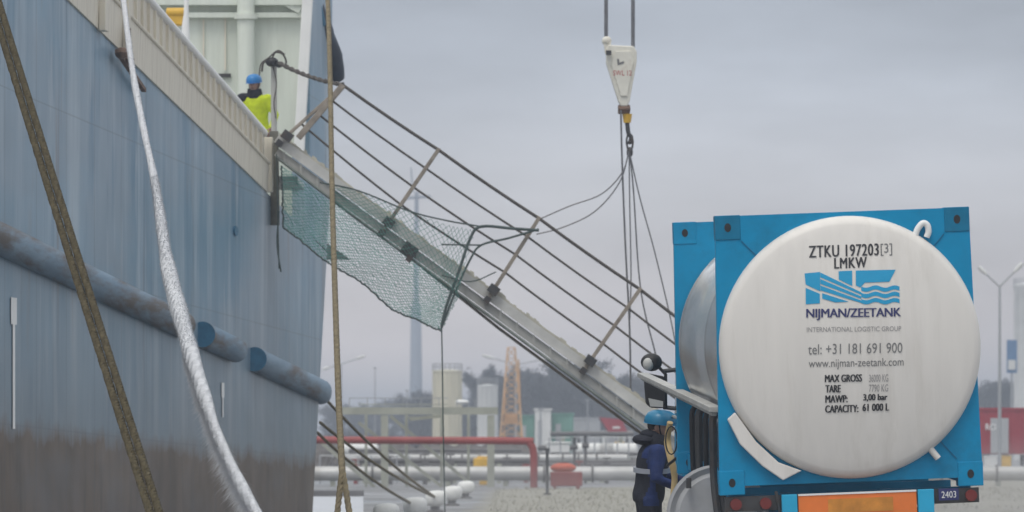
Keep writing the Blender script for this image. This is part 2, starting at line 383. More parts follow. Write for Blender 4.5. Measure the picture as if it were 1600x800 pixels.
# ------------------------------------------------------------------ ground and water
def hullX(Y): return -14.71+.0991*Y
G = MB()
def quad(mb, x0, x1, y0, y1, z): mb.add([(x0, y0, z), (x1, y0, z), (x1, y1, z), (x0, y1, z)], [(0, 1, 2, 3)])
e0 = hullX(-20)+.55; e1 = hullX(112)+.55
G.add([(e0, -20, 0), (1500, -20, 0), (1500, 127, 0), (-2.6, 127, 0), (e1, 112, 0)], [(0, 1, 2, 3, 4)])
quad(G, -1500, 1500, 127, 3500, 0)
quad(G, -1500, -70, -20, 127, 0)
quad(G, -1500, 1500, -200, -20, 0)
G.add([(e0, -20, 0), (e1, 112, 0), (e1, 112, -4), (e0, -20, -4)], [(0, 1, 2, 3)])
G.add([(e1, 112, 0), (-2.6, 127, 0), (-2.6, 127, -4), (e1, 112, -4)], [(0, 1, 2, 3)])
G.add([(-2.6, 127, 0), (-70, 127, 0), (-70, 127, -4), (-2.6, 127, -4)], [(0, 1, 2, 3)])
tag(G.build('ground', M['ground'], fix=False), kind='structure')
W = MB(); quad(W, -70, 4, -20, 127, -1.5); tag(W.build('water', M['water'], fix=False), kind='structure')
A = MB(); A.add([(-60, 128, .004), (-3.3, 128, .004), (-4.7, 182, .004), (-60, 182, .004)], [(0, 1, 2, 3)]); tag(A.build('pavement', M['apron'], fix=False), kind='structure')
A = MB(); A.box((-8.2, 174, .09), (7.4, 2.0, .17)); tag(A.build('kerb', M['pipe_dark']), kind='structure')
E_ = MB(); ev = [(-.9+.25*math.sin(y*.9)+.35*noise.noise(V((y*.3, 0, 1)))+(y-129)*.004, y, .004) for y in range(129, 200, 1)]
E_.add(ev+[(60, 330, .004), (60, 129, .004)], [tuple(range(len(ev)+2))]); tag(E_.build('rough_verge', M['earth'], fix=False), kind='structure')
g = MB()
for i in range(14000):
    x = random.uniform(-.6, 34); y = random.uniform(130, 205)
    if x > y*.095: continue
    if noise.noise(V((x*.35, y*.12, 3))) < -.22: continue
    h = random.uniform(.03, .12); a = random.uniform(0, math.pi); w = random.uniform(.008, .02)
    dx, dy = math.cos(a)*w, math.sin(a)*w; lx, ly = random.uniform(-.08, .08), random.uniform(-.08, .08)
    g.add([(x-dx, y-dy, 0), (x+dx, y+dy, 0), (x+lx, y+ly, h)], [(0, 1, 2)])
tag(g.build('grass', M['grass'], fix=False), 'short dry winter grass on the verge behind the crane slings', 'grass', kind='stuff')

# ------------------------------------------------------------------ the ship
NRM = V((.995, -.0986, 0)); ALONG = V((.0986, .995, 0))
def H(px, py, off=0):
    Y = -14.71/((px-800)/F-.0991); return P(px, py, Y)+NRM*off
def zdeck(Y): return 8.04-(Y-83.4)*.0932
def zbul(Y): return 8.62-(Y-90.9)*.110
bl0, bl1 = H(0, 662), H(490, 716)
def zboot(Y): return lerp(bl0.z, bl1.z, (Y-bl0.y)/(bl1.y-bl0.y))
ship = thing('cargo_ship', 'long weathered blue and cream ship hull lying at the quay on the left', 'ship', (-14, 100, -1.5))
hm = MB(); uvs = []
ys = [55+i*1.5 for i in range(35)]+[107.3, 108.6]
stern = [(0, 0), (-.06, .5), (-.25, 1.2), (-.75, 2.1), (-1.9, 3.3), (-4, 4.4), (-8, 5.0), (-14, 5.2)]
NZ = 16
cols = []
for y in ys: cols.append(('p', y))
for d in stern: cols.append(('s', d))
for kind, q in cols:
    for j in range(NZ+1):
        f = j/NZ
        zt = zdeck(q if kind == 'p' else 112.5)
        z = lerp(-3.0, zt, f)
        yend = min(112.9, 110+max(-1, (z-.3))*.42)
        if kind == 'p':
            k = (q-55)/(107.3-55); y = 55+k*(min(yend, 109.5)-2.4-55) if q > 100 else q
            y = q; x = hullX(y); ulen = y
        else:
            y = yend+q[1]; x = hullX(yend)+q[0]; ulen = yend+abs(q[0])+q[1]
        hm.v.append(V((x, y, z))); uvs.append((ulen, z-zboot(y)))
nc = len(cols)
for i in range(nc-1):
    for j in range(NZ):
        a = i*(NZ+1)+j; hm.f.append([a, a+NZ+1, a+NZ+2, a+1]); hm.m.append(0)
# raised end block above the deck, same plating
b0 = len(hm.v); rows = [5.2+i*.9 for i in range(11)]
bc = [('p', 109.62), ('p', 110.3), ('p', 111)]+[('s', d) for d in stern]
for kind, q in bc:
    for z0 in rows:
        if kind == 'p': x, y, u = hullX(q), q, q
        else: yend = min(112.9, 110+(z0-.3)*.42); y = yend+q[1]; x = hullX(yend)+q[0]; u = yend+abs(q[0])+q[1]
        z = max(z0, zdeck(min(y, 112.5)))
        hm.v.append(V((x, y, z))); uvs.append((u, z-zboot(y)))
for i in range(len(bc)-1):
    for j in range(10):
        a = b0+i*11+j; hm.f.append([a, a+11, a+12, a+1]); hm.m.append(0)
for (y0_, y1_) in ((107.15, 109.62),):
    b2 = len(hm.v)
    for y in (y0_, (y0_+y1_)/2, y1_):
        for z in (zdeck(y)-.01, 6.6, 7.12): hm.v.append(V((hullX(y), y, z))); uvs.append((y, z-zboot(y)))
    for i in range(2):
        for j in range(2):
            a = b2+i*3+j; hm.f.append([a, a+3, a+4, a+1]); hm.m.append(0)
# near face of the raised block, looking along the deck
b1 = len(hm.v)
for (x, z) in ((hullX(109.62), 5.0), (hullX(109.62)-.35, 5.0), (hullX(109.62)-.35, 14.2), (hullX(109.62), 14.2)):
    hm.v.append(V((x, 109.62, z))); uvs.append((109-x, z-zboot(109)))
hm.f.append([b1, b1+1, b1+2, b1+3]); hm.m.append(0)
hm.uv = uvs
hull = hm.build('hull', M['hull'], ship, smooth=True, angle=50, fix=False)
# deck
dk = MB()
dk.add([(hullX(y)-o, y, zdeck(min(y, 112.5))-.02) for y in (55, 80, 107, 116) for o in (.02, 14)], [(0, 1, 3, 2), (2, 3, 5, 4), (4, 5, 7, 6)])
dk.build('deck', M['concrete'], ship, fix=False)
# sheer strake and bulwark
bw = MB()
Ys = [60+i*1.0 for i in range(44)]+[103.75]
lo = [V((hullX(y), y, zdeck(y)))+NRM*.03 for y in Ys]
md = [V((hullX(y), y, lerp(zdeck(y), zbul(y), .47)))+NRM*.05 for y in Ys]
for a, b, c, d in zip(lo, lo[1:], md, md[1:]): bw.prism([a, b, d, c], -NRM*.12)
bw.build('sheer_strake', M['cream'], ship)
bw = MB()
lo = [V((hullX(y), y, lerp(zdeck(y), zbul(y), .47)-.0))-NRM*.03 for y in Ys]
hi = [V((hullX(y), y, zbul(y)-.05))-NRM*.03 for y in Ys]
for a, b, c, d in zip(lo, lo[1:], hi, hi[1:]): bw.prism([a, b, d, c], -NRM*.06)
for i, y in enumerate([61+i*.62 for i in range(70)]):
    if y > 103.4: break
    a = V((hullX(y), y, lerp(zdeck(y), zbul(y), .49))); b = V((hullX(y), y, zbul(y)-.08))
    bw.bar(a-NRM*.01, b-NRM*.01, .035, .05, up=NRM)
bulwark = bw.build('bulwark', M['cream'], ship)
rl = MB(); rl.tube([V((hullX(y), y, lerp(zdeck(y), zbul(y), .49)))+NRM*.05 for y in Ys[::4]+[103.75]], .035, 8); rl.build('ledge', M['cream'], bulwark, smooth=True)
rl = MB(); rl.tube([V((hullX(y), y, zbul(y)))-NRM*.04 for y in Ys[::4]+[103.75]], .075, 10); rl.build('rail_cap', M['white'], bulwark, smooth=True)
st = MB(); st.bar(H(417, 300)+V((0, .12, 0)), H(417, 214)+V((0, .12, 0)), .16, .2, up=NRM); st.build('bulwark_end_post', M['cream'], bulwark, bevel=.01)
# rubbing fender in pieces
def fc(px): return .471*px+377
def fender(pxs):
    f = MB(); pts = [H(x, fc(x), .08) for x in pxs]; 
    f.tube(pts, .215, 20, mi=0); 
    f.m[-2] = 1; f.m[-1] = 1
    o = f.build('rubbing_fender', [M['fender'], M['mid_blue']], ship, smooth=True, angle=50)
    return o
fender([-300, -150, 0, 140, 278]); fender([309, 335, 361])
f = MB(); pts = [H(x, fc(x), .08) for x in (391, 430, 470, 495)]+[H(506, fc(507), -.05), H(513, fc(515), -.25)]
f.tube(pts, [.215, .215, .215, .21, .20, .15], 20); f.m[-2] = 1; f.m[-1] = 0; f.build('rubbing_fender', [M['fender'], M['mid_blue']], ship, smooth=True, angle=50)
# big roll fender at the top of the raised end
f = MB()
pts = spline([P(487, -40, 111.5), P(493, 15, 111.6), P(509, 55, 112.2), P(524, 95, 112.8), P(527, 125, 113.2)], 6)
f.tube(pts, [.17]*6+[.19]*6+[.17]*6+[.15]*6+[.08], 16); f.build('roll_fender', M['dark_blue'], ship, smooth=True)
f = MB(); f.tube([P(493, 12, 111.35), P(499, 38, 111.6)], .13, 14); f.build('fender_end', M['mid_blue'], ship, smooth=True)
# hull marks
mk = MB()
def strip(px, y0, y1, w):
    a = H(px, y0, .012); b = H(px, y1, .012); t = ALONG*(w/2)
    mk.prism([a-t, a+t, b+t, b-t], NRM*.006)
strip(20, 465, 507, .42); strip(20, 507, 670, .16); mk.build('hull_marking', M['white'], ship)
mk = MB(); strip(347, 598, 621, .3); strip(347, 621, 652, .12); mk.build('hull_marking', M['white'], ship)
po = MB(); c = H(367, 361, .0)
rim = Matrix.Translation(c) @ Matrix(((0, 0, NRM.x), (0, 0, NRM.y), (0, 0, 0))).to_4x4()
def disc_on_hull(mb, c, r, ts, th):
    n = 16; ring = [c+ALONG*(r*ts*math.cos(2*math.pi*k/n))+V((0, 0, r*math.sin(2*math.pi*k/n))) for k in range(n)]
    mb.prism(ring, NRM*th)
disc_on_hull(po, c, .085, 2.6, .03); po.build('drain_outlet', M['mid_blue'], ship)
c = H(176, 84)
for dx, z0, z1, w in ((-1.3, .25, 1.1, .16), (.75, .1, .95, .1)):
    br = MB(); br.bar(c+ALONG*dx+NRM*.09+V((0, 0, z0)), c+ALONG*dx+NRM*.09+V((0, 0, z1)), w*2, .1, up=NRM); br.build('fairlead_post', M['cream'], ship, bevel=.01)
br = MB(); br.bar(c+NRM*.12-ALONG*.3+V((0, 0, .02)), c+NRM*.12+ALONG*2.2-V((0, 0, .42)), .07, .06); br.ell(c+NRM*.16-ALONG*.1, (.11, .3, .09)); br.ell(c+NRM*.16+ALONG*.5-V((0, 0, .06)), (.09, .3, .07))
br.tube([c+NRM*.16+ALONG*.55-V((0, 0, .05)), c+NRM*.16+ALONG*.5+V((0, 0, .42))], .035, 10)
br.build('fairlead', M['rust'], ship, smooth=True)
gp = MB(); gp.bar(P(428, 205, 104.4), P(430, 352, 104.4), .16, .16); gp.build('gate_post', mat('dark_gate_steel', (.13, .125, .10), .6, var=.3, scale=6, dirt=(.1, .05, .03)), ship, bevel=.01)
pl = MB(); c = P(415, 262, 106.2); pl.box((c.x-.15, 106.3, 6.42), (1.6, 3.4, .1)); pl.build('gangway_platform', M['galv'], ship)
# deckhouse behind the bulwark
dh = MB(); xl, xr = P(195, 0, 109.4).x, P(476, 0, 109.4).x
dh.box(((xl+xr)/2, 112.4, 9), (xr-xl, 6, 7)); deckhouse = dh.build('deckhouse', M['cream_wall'], ship, bevel=.03)
t_ = MB(); a = P(200, 24, 109.3); b = P(474, 24, 109.3); t_.bar(a, b, .16, .1); a = P(200, 4, 109.3); b = P(474, 4, 109.3); t_.bar(a, b, .3, .12)
t_.bar(P(448, 4, 109.25), P(470, 16, 109.25), .12, .16)
t_.build('deckhouse_ledge', M['cream_wall'], deckhouse, bevel=.01)
for px in (252, 410):
    w = MB(); a = P(px, -8, 109.32); w.box(a, (.55, .06, .3)); w.build('window', M['glass'], deckhouse)
t_ = MB(); a = P(384, 330, 109.1); t_.tube([V((a.x, 109.1, 5.7)), V((a.x, 109.1, 11))], .165, 18); t_.tube([P(384, 30, 109.1), P(384, 22, 109.1)], .22, 18); t_.build('vent_pipe', M['cream_wall'], deckhouse, smooth=True)
t_ = MB(); a = P(350, 118, 109.36); t_.box(a, (.26, .06, .07)); t_.build('vent_slot', M['dark'], deckhouse)
t_ = MB(); t_.bar(P(318, 30, 109.36), P(318, 250, 109.36), .03, .03); t_.bar(P(352, 24, 109.36), P(352, 110, 109.36), .03, .03); t_.build('cable_run', M['cream'], deckhouse)
t_ = MB(); t_.bar(P(467, 240, 109.0), P(484, -60, 109.0), .23, .2); t_.build('white_pillar', M['white'], ship, bevel=.02)
t_ = MB(); t_.tube([P(290, 75, 106.5), P(290, 40, 106.5), P(291, 20, 106.5), P(291, -60, 106.5)], [.09, .07, .045, .045], 10); t_.build('flag_pole', M['white'], ship, smooth=True)
t_ = MB(); c = P(277, 30, 107.2); t_.box(c, (.3, .3, .25)); t_.tube([c+V((-.2, -.1, .12)), c+V((.2, -.1, .12))], .09, 10); t_.build('winch_cover', M['yellow'], ship, bevel=.03)

# ------------------------------------------------------------------ gangway
GY = 103.6
gw = thing('gangway', 'long sloping grey aluminium gangway with wire handrails from ship to quay', 'gangway', P(1273, 833, GY))
def gl(px, dy=0, dY=0): return P(px, 215+(px-430)*.733+dy, GY+dY)
BX0, BX1 = 432, 1268
UPG = V((.59, 0, .807))
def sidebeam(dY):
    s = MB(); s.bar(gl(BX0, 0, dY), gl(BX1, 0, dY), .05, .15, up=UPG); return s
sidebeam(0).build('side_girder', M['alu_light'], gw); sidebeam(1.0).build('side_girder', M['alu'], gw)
s = MB(); s.bar(gl(BX0, 21, .04), gl(BX1, 21, .04), .035, .15, up=UPG)
px = BX0+12
while px < BX1-8: s.bar(gl(px, 12, -.005), gl(px, 29, -.005), .035, .035, up=(0, 1, 0)); px += 26
s.build('side_panel', M['alu'], gw)
s = MB(); s.bar(gl(BX0, 9, -.035), gl(BX1, 9, -.035), .02, .03, up=UPG); s.build('edge_strip', M['alu_light'], gw)
s = MB(); s.box(gl(638, 22, -.05), (.22, .1, .22), Euler((0, R(36), 0))); s.box(gl(644, 26, -.06), (.1, .1, .3), Euler((0, R(36), 0))); s.build('net_clamp', M['dark'], gw)
for dy, px0, dY in ((33, 432, -.02), (42, 660, .98)):
    s = MB(); s.tube([gl(px0, dy-8 if px0 > 500 else dy-4, dY), gl(px0+120, dy, dY), gl(BX1, dy+2, dY)], .028, 8); s.build('lower_rail', M['stanchion'] if dy > 40 else mat('green_grey_rail', (.19, .21, .19), .5, metal=.3, var=.25), gw, smooth=True)
s = MB(); s.bar(gl(BX0, 4, .5), gl(BX1, 4, .5), .96, .04, up=UPG); s.build('walkway', M['alu'], gw)
rr_ = random.Random(9)
for dY in (.04, .96):                                # toe strip with a worn, uneven upper edge
    s = MB(); top_ = []; bot_ = []; px = BX0+4
    while px < BX1-6:
        t_h = rr_.uniform(10.5, 13) if rr_.random() < .8 else rr_.uniform(13, 16.5); w_ = rr_.uniform(3, 9)
        top_ += [gl(px, -t_h, dY), gl(px+w_, -t_h-rr_.uniform(-1.5, 1.5), dY)]; bot_ += [gl(px, -3, dY), gl(px+w_, -3, dY)]; px += w_+rr_.uniform(.3, 1.2)
    for a, b, c_, d_ in zip(top_, top_[1:], bot_, bot_[1:]): s.prism([c_, d_, b, a], (0, .035, 0))
    s.build('toe_strip', M['wood'], gw)
ST = [((447, 214), (536, 133)), ((606, 350), (685, 234)), ((770, 455), (842, 341)), ((921, 566), (1000, 452)), ((1085, 688), (1163, 573)), ((1225, 790), (1300, 672))]
def spt(i, f, dY=-.06):
    (a, b), (c, d) = ST[i]; return P(lerp(c, a, f), lerp(d, b, f), GY+dY)
for i, (a, b) in enumerate(ST):
    s = MB()
    if i == 0:
        s.bar(P(466, 216, GY-.06), spt(i, 0), .11, .15, up=(0, 1, 0)); s.bar(P(447, 213, GY-.1), P(522, 146, GY-.1), .06, .06, up=(0, 1, 0))
    else: 
        s.bar(spt(i, 1.16), spt(i, -.02), .07, .10, up=(0, 1, 0))
    o = s.build('stanchion', M['stanchion'], gw, bevel=.01)
    c_ = MB(); c_.box(spt(i, .98, -.12), (.2, .1, .16), Euler((0, R(36), 0))); c_.box(spt(i, 1.12, -.1), (.12, .1, .12), Euler((0, R(36), 0))); c_.build('clamp', M['dark'], o)
for f_, r_ in ((0, .030), (.25, .021), (.5, .021), (.74, .021)):
    s = MB(); pts = []
    for i in range(6):
        p = spt(i, f_, -.06)
        if pts: pts += sag(pts[-1], p, .02, 4)[1:]
        else: pts.append(p)
    s.tube(pts, r_, 7); s.build('hand_line', M['wire'], gw, smooth=True)

# safety net under the gangway
def net(name, topf, botf, nu, nv, parent=None, seed=0, strand=.0058):
    mb = MB(); rnd = random.Random(seed); gr = [[None]*(nv+1) for _ in range(nu+1)]
    for i in range(nu+1):
        u = i/nu; a = topf(u); b = botf(u)
        for j in range(nv+1):
            v = j/nv; p = a.lerp(b, v)
            p += V((rnd.uniform(-.012, .012), .16*math.sin(3.0*u*math.pi+v*2)*v*(1-v*.3)+rnd.uniform(-.01, .01), rnd.uniform(-.012, .012)+.03*math.sin(u*19+v*5)*v))
            gr[i][j] = p
    for i in range(nu):
        for j in range(nv):
            if (i+j) % 2 == 0: mb.bar(gr[i][j], gr[i+1][j+1], strand*2, strand*2, up=(0, 1, 0))
            else: mb.bar(gr[i+1][j], gr[i][j+1], strand*2, strand*2, up=(0, 1, 0))
    return mb, gr
def poly(pts):
    def f(u):
        t = u*(len(pts)-1); i = min(int(t), len(pts)-2); return pts[i].lerp(pts[i+1], t-i)
    return f
nd = -.10
sn = thing('safety_net', 'green mesh safety net slung beneath the upper half of the gangway', 'net', gl(560, 100))
top = poly([gl(x, 36, nd) for x in (440, 500, 560, 620, 680, 718)])
bot = poly([P(x, y, GY+nd) for x, y in ((442, 352), (478, 386), (520, 413), (566, 445), (618, 484), (660, 507), (690, 514))])
mb, gr = net('n', top, bot, 88, 38, seed=3, strand=.005); mb.build('mesh', M['net'], sn, fix=False)
mb = MB(); mb.tube([r[-1]+V((0, -.01, 0)) for r in gr], .018, 6); mb.tube([p for p in gr[0]], .018, 6); mb.build('border_cord', M['rope_green'], sn, smooth=True)
top2 = poly([P(x, y, GY-.16) for x, y in ((520, 288), (580, 304), (640, 330), (700, 352), (742, 360))])
bot2 = poly([gl(x, 34, -.16) for x in (520, 580, 640, 690, 716)])
mb, gr = net('n2', top2, bot2, 50, 16, seed=5, strand=.0036); mb.build('mesh', M['net'], sn, fix=False)
# cords gathering the net
nc_ = thing('net_cords', 'dark green cords gathering the lower corner of the safety net', 'cord', P(690, 510, GY-.2))
for pts, r in (([(842, 360), (800, 357), (752, 354), (735, 372), (715, 430), (697, 480), (690, 512)], .03), ([(842, 358), (795, 372), (752, 383), (735, 405), (712, 455), (690, 512)], .022),
               ([(690, 512), (691, 560), (692, 640), (694, 740), (696, 840)], .014), ([(500, 285), (560, 298), (640, 330), (700, 345), (752, 354)], .016), ([(690, 382), (752, 383)], .016), ([(690, 430), (735, 440), (775, 425)], .013)):
    m_ = MB(); m_.tube(spline([P(x, y, GY-.22) for x, y in pts], 5), r, 6); m_.build('cord', M['rope_green'], nc_, smooth=True)
m_ = MB(); m_.bar(P(432, 240, GY-.1), P(436, 420, GY-.1), .02, .02)
m_.tube(spline([P(436, 330, GY-.12), P(433, 380, GY-.12), P(439, 425, GY-.12)], 5), .016, 6); m_.build('cord', M['rope_green'], nc_)

# davit stanchion with hoops and the chain rope to the gangway
dv = thing('davit', 'slim grey davit post with looped pipes behind the yellow jacketed man', 'davit', P(428, 265, 105.0))
m_ = MB(); m_.tube([P(428, 270, 105), P(428, 100, 105)], .055, 10); m_.build('post', M['alu'], dv, smooth=True)
m_ = MB()
m_.tube(spline([P(409, 112, 104.9), P(412, 98, 104.9), P(424, 92, 104.9), P(430, 82, 104.9), P(441, 84, 104.9), P(447, 95, 104.9), P(445, 104, 104.9)], 5), .02, 6)
m_.tube(spline([P(405, 118, 104.8), P(408, 100, 104.8), P(420, 90, 104.8), P(434, 79, 104.8), P(445, 85, 104.8)], 5), .014, 6)
m_.tube(spline([P(425, 98, 104.9), P(432, 130, 104.8), P(428, 160, 104.8), P(431, 185, 104.8)], 5), .012, 6)
m_.build('hoop', M['wire'], dv, smooth=True)
m_ = MB(); m_.ell(P(425, 97, 104.85), (.12, .1, .09)); m_.ell(P(436, 101, 104.8), (.07, .07, .06)); m_.build('rope_knot', M['black'], dv, smooth=True)
cr_ = MB(); rope_mb(cr_, sag(P(436, 98, 104.7), P(536, 132, GY-.05), .06), .045, .3, 2, 8)
tag(cr_.build('stay_rope', M['wire'], smooth=True), 'short dark twisted rope from the davit head to the gangway top', 'rope')

# ------------------------------------------------------------------ mooring ropes
m_ = MB(); pa, pb = P(-85, -250, 62), P(309, 1012, 46)
n_ = V((1, 0, .25)).normalized()
for k in (-1, 1): rope_mb(m_, sag(pa+n_*.036*k, pb+n_*.037*k, .05, 20), lambda t: .038, .16, 3, 8, sides=5)
tag(m_.build('mooring_rope', M['rope_olive'], smooth=True), 'doubled olive brown mooring rope crossing the left of the ship hull', 'rope', 'mooring ropes')
# frayed white hawser
wp = [P(186, -60, 84), P(205, 95, 80), P(222, 190, 76.5), P(243, 290, 73), P(261, 410, 69), P(284, 500, 65.5), P(313, 600, 62), P(346, 695, 58.5), P(402, 805, 54.5), P(470, 905, 51)]
def wr(t): return (lerp(.042, .050, t/.35) if t < .35 else lerp(.050, .095, min(1, (t-.35)/.14)) if t < .62 else lerp(.095, .062, min(1, (t-.62)/.12)))*(1+.10*math.sin(t*61)*math.sin(t*23+1))
m_ = MB(); path, fr, rr = rope_mb(m_, spline(wp, 8), wr, .34, 3, 9)
rnd = random.Random(4)
for i in range(len(path)-1):
    t = i/len(path); cnt = 4 if t < .33 else 40 if t < .62 else 90
    for k in range(cnt):
        a = rnd.uniform(0, 6.28); x, y = fr[i]; d = (path[i+1]-path[i]).normalized()
        o = x*math.cos(a)+y*math.sin(a); p = path[i].lerp(path[i+1], rnd.random())+o*rr[i]*.85
        if t < .62: ln = rnd.uniform(.03, .09); q = p+o*ln*rnd.uniform(.15, .5)+d*ln*rnd.uniform(.2, 1)
        else: ln = rnd.uniform(.08, .18+.34*min(1, (t-.62)/.2)*rnd.random()); q = p+o*ln*rnd.uniform(.04, .26)+d*ln*rnd.uniform(.3, 1)+V((-ln*rnd.uniform(0, .3), 0, -ln*.15))
        w = d.cross(o)*(.003 if t < .62 else .0017)
        m_.add([p-w, p+w, q], [(0, 1, 2)])
tag(m_.build('mooring_hawser', M['rope_white'], smooth=True, fix=False), 'frayed fluffy white mooring rope hanging down in front of the blue hull', 'rope', 'mooring ropes')
# tan rope to the bollard near the bow edge
tr = thing('mooring_line', 'tan rope running down past the ship end and splitting into an eye', 'rope', P(536, 745, 68), group='mooring ropes')
m_ = MB(); q = [P(498, -260, 111.5), P(513, 20, 100), P(519, 300, 88), P(523, 440, 82), P(529, 620, 74), P(535, 742, 69)]
rope_mb(m_, spline(q, 6), .043, .2, 3, 8); m_.build('standing_part', M['rope_tan'], tr, smooth=True)
m_ = MB(); c = P(537, 905, 68.4)
for k in (-1, 1):
    rope_mb(m_, spline([P(535, 735, 69), P(536+k*6, 775, 68.8), P(537+k*13, 830, 68.5), P(537+k*21, 895, 68.2)], 5), .04, .26, 3, 9)
rope_mb(m_, [c+V((.16*math.cos(a), .16*math.sin(a)+.0, 0)) for a in [i*math.pi/8 for i in range(17)]], .04, .26, 3, 9)
m_.build('eye_splice', M['rope_tan'], tr, smooth=True)
def bollard(label, loc, sc, group):
    b = thing('bollard', label, 'bollard', loc, group=group)
    m1 = MB(); m1.lathe([(.24, 0), (.24, .05), (.13, .07), (.12, .26)], 20); m1.v = [v*sc for v in m1.v]; m1.build('base', M['pipe_dark'], b, smooth=True, local=True)
    m2 = MB(); m2.lathe([(.13, .16), (.22, .19), (.27, .27), (.28, .40), (.265, .50), (.20, .57), (.09, .60), (0.01, .605)], 10)
    m2.v = [V((v.x*(1.0+.15*(v.x > 0)), v.y, v.z+.12*max(0, v.x)))*sc for v in m2.v]; m2.build('head', M['boll_white'], b, smooth=True, local=True)
    return b
bl = ['nearest white headed bollard, cut by the bottom edge of the view', 'second white headed bollard from the near end of the row', 'middle white headed bollard where the mooring lines end', 'fourth white headed bollard, beyond the one holding the lines', 'farthest and smallest white headed bollard in the row']
BOL = []
for (px, py), lb in zip(((602, 800), (647, 789), (680, 777), (706, 769), (727, 760)), bl):
    s_ = (py-HZ)/1.30; Y = F/s_
    b = bollard(lb, ((px-800)/s_, Y, 0), .84, 'white bollards along the quay'); BOL.append(V((0+(px-800)/s_, Y, .35)))
bollard('dark bollard holding the split tan rope below the view', (c.x, c.y, 0), .62, 'white bollards along the quay')
for (x, y), Y, tgt, lb in (((509, 624), 113.5, 2, 'uppermost thin stern line running from the ship end to the bollards'), ((500, 660), 113.6, 2, 'middle thin stern line, ending at the same bollard as the upper one'), ((496, 676), 113.7, 1, 'lowest thin stern line, slanting to the second bollard')):
    m_ = MB(); rope_mb(m_, sag(P(x, y, Y), BOL[tgt], .12), .032, .25, 3, 6)
    tag(m_.build('stern_line', M['rope_tan'], smooth=True), lb, 'rope', 'stern lines to the bollards')

# ------------------------------------------------------------------ crane hook
CY = 104.6
hk = thing('crane_hook_block', 'cream coloured tapered crane hook block hanging on two wires in the sky', 'crane hook', P(972, 110, CY))
m_ = MB(); pr = [P(x, y, CY-.12) for x, y in ((947, 78), (951, 70), (990, 72), (995, 80), (995, 96), (984, 158), (980, 166), (970, 166), (966, 158), (947, 98))]
m_.prism(pr, (0, .26, 0)); m_.build('block', M['hook_white'], hk, bevel=.02)
for dY in (-.15, .16):
    m_ = MB(); m_.prism([P(x, y, CY+dY) for x, y in ((962, 80), (986, 80), (990, 96), (980, 150), (970, 150), (955, 100))], (0, .03, 0)); m_.build('cheek_plate', M['hook_white'], hk, bevel=.006)
m_ = MB(); m_.ell(P(948, 64, CY), (.09, .08, .09)); m_.bar(P(948, 62, CY), P(951, 84, CY), .1, .13); m_.build('wire_anchor', M['hook_white'], hk, smooth=True)
m_ = MB(); m_.bar(P(951, 79, CY-.2), P(951, 86, CY-.2), .1, .08); m_.build('anchor_pin', M['dark'], hk)
m_ = MB(); m_.box(P(975, 171, CY), (.22, .2, .16)); m_.tube([P(966, 170, CY-.1), P(985, 170, CY-.1)], .05, 8); m_.build('swivel', M['rust'], hk, bevel=.02)
m_ = MB(); m_.tube([P(980, 178, CY), P(980, 192, CY)], [.09, .065], 12); m_.build('hook_shank', M['yellow'], hk, smooth=True)
m_ = MB(); m_.tube(spline([P(980, 192, CY), P(982, 208, CY), P(986, 214, CY), P(985, 222, CY), P(981, 221, CY)], 5), .04, 8); m_.tube(spline([P(982, 206, CY), P(979, 222, CY), P(984, 240, CY), P(989, 222, CY), P(984, 208, CY)], 5), .02, 6); m_.build('hook', M['dark'], hk, smooth=True)
m_ = MB(); m_.ell(P(984, 238, CY), (.06, .06, .1)); m_.build('shackle', M['dark'], hk, smooth=True)

def text_mesh(body, bold=.0, spacing=1.0):
    cu = bpy.data.curves.new('t', 'FONT'); cu.body = body; cu.size = 1; cu.offset = bold; cu.space_character = spacing; cu.resolution_u = 3; cu.fill_mode = 'FRONT'
    o = bpy.data.objects.new('t', cu); COL.objects.link(o)
    dg = bpy.context.evaluated_depsgraph_get(); me = bpy.data.meshes.new_from_object(o.evaluated_get(dg))
    vs = [v.co.copy() for v in me.vertices]; fs = [list(p.vertices) for p in me.polygons]
    bpy.data.objects.remove(o); bpy.data.curves.remove(cu); bpy.data.meshes.remove(me)
    x0 = min(v.x for v in vs); x1 = max(v.x for v in vs); y0 = min(v.y for v in vs); y1 = max(v.y for v in vs)
    return [((v.x-x0)/(x1-x0), (v.y-y0)/(y1-y0)) for v in vs], fs
def text_on(mb, body, box, fn, bold=0, spacing=1.0, slope=0):
    px0, py0, px1, py1 = box; vs, fs = text_mesh(body, 0, spacing)
    for k in range(3 if bold > .008 else 1):        # heavy lettering: three passes of the brush, each a hair prouder
        sh = (0, .55, 1.1)[k]
        mb.add([fn(lerp(px0, px1-1.0, u)+sh, lerp(py1, py0, v)-slope*(lerp(px0, px1, u)-px0))+V((0, -.0012*k, 0)) for u, v in vs], fs)
m_ = MB(); text_on(m_, 'SWL 12', (958, 110, 988, 118), lambda x, y: P(x, y, CY-.155)); m_.build('load_marking', M['txt_red'], hk, fix=False)
m_ = MB(); m_.prism([P(x, y, CY-.156) for x, y in ((964, 92), (967, 92), (968, 98), (975, 95), (975, 99), (965, 102))], (0, .004, 0)); m_.build('emblem', M['txt_mid'], hk)

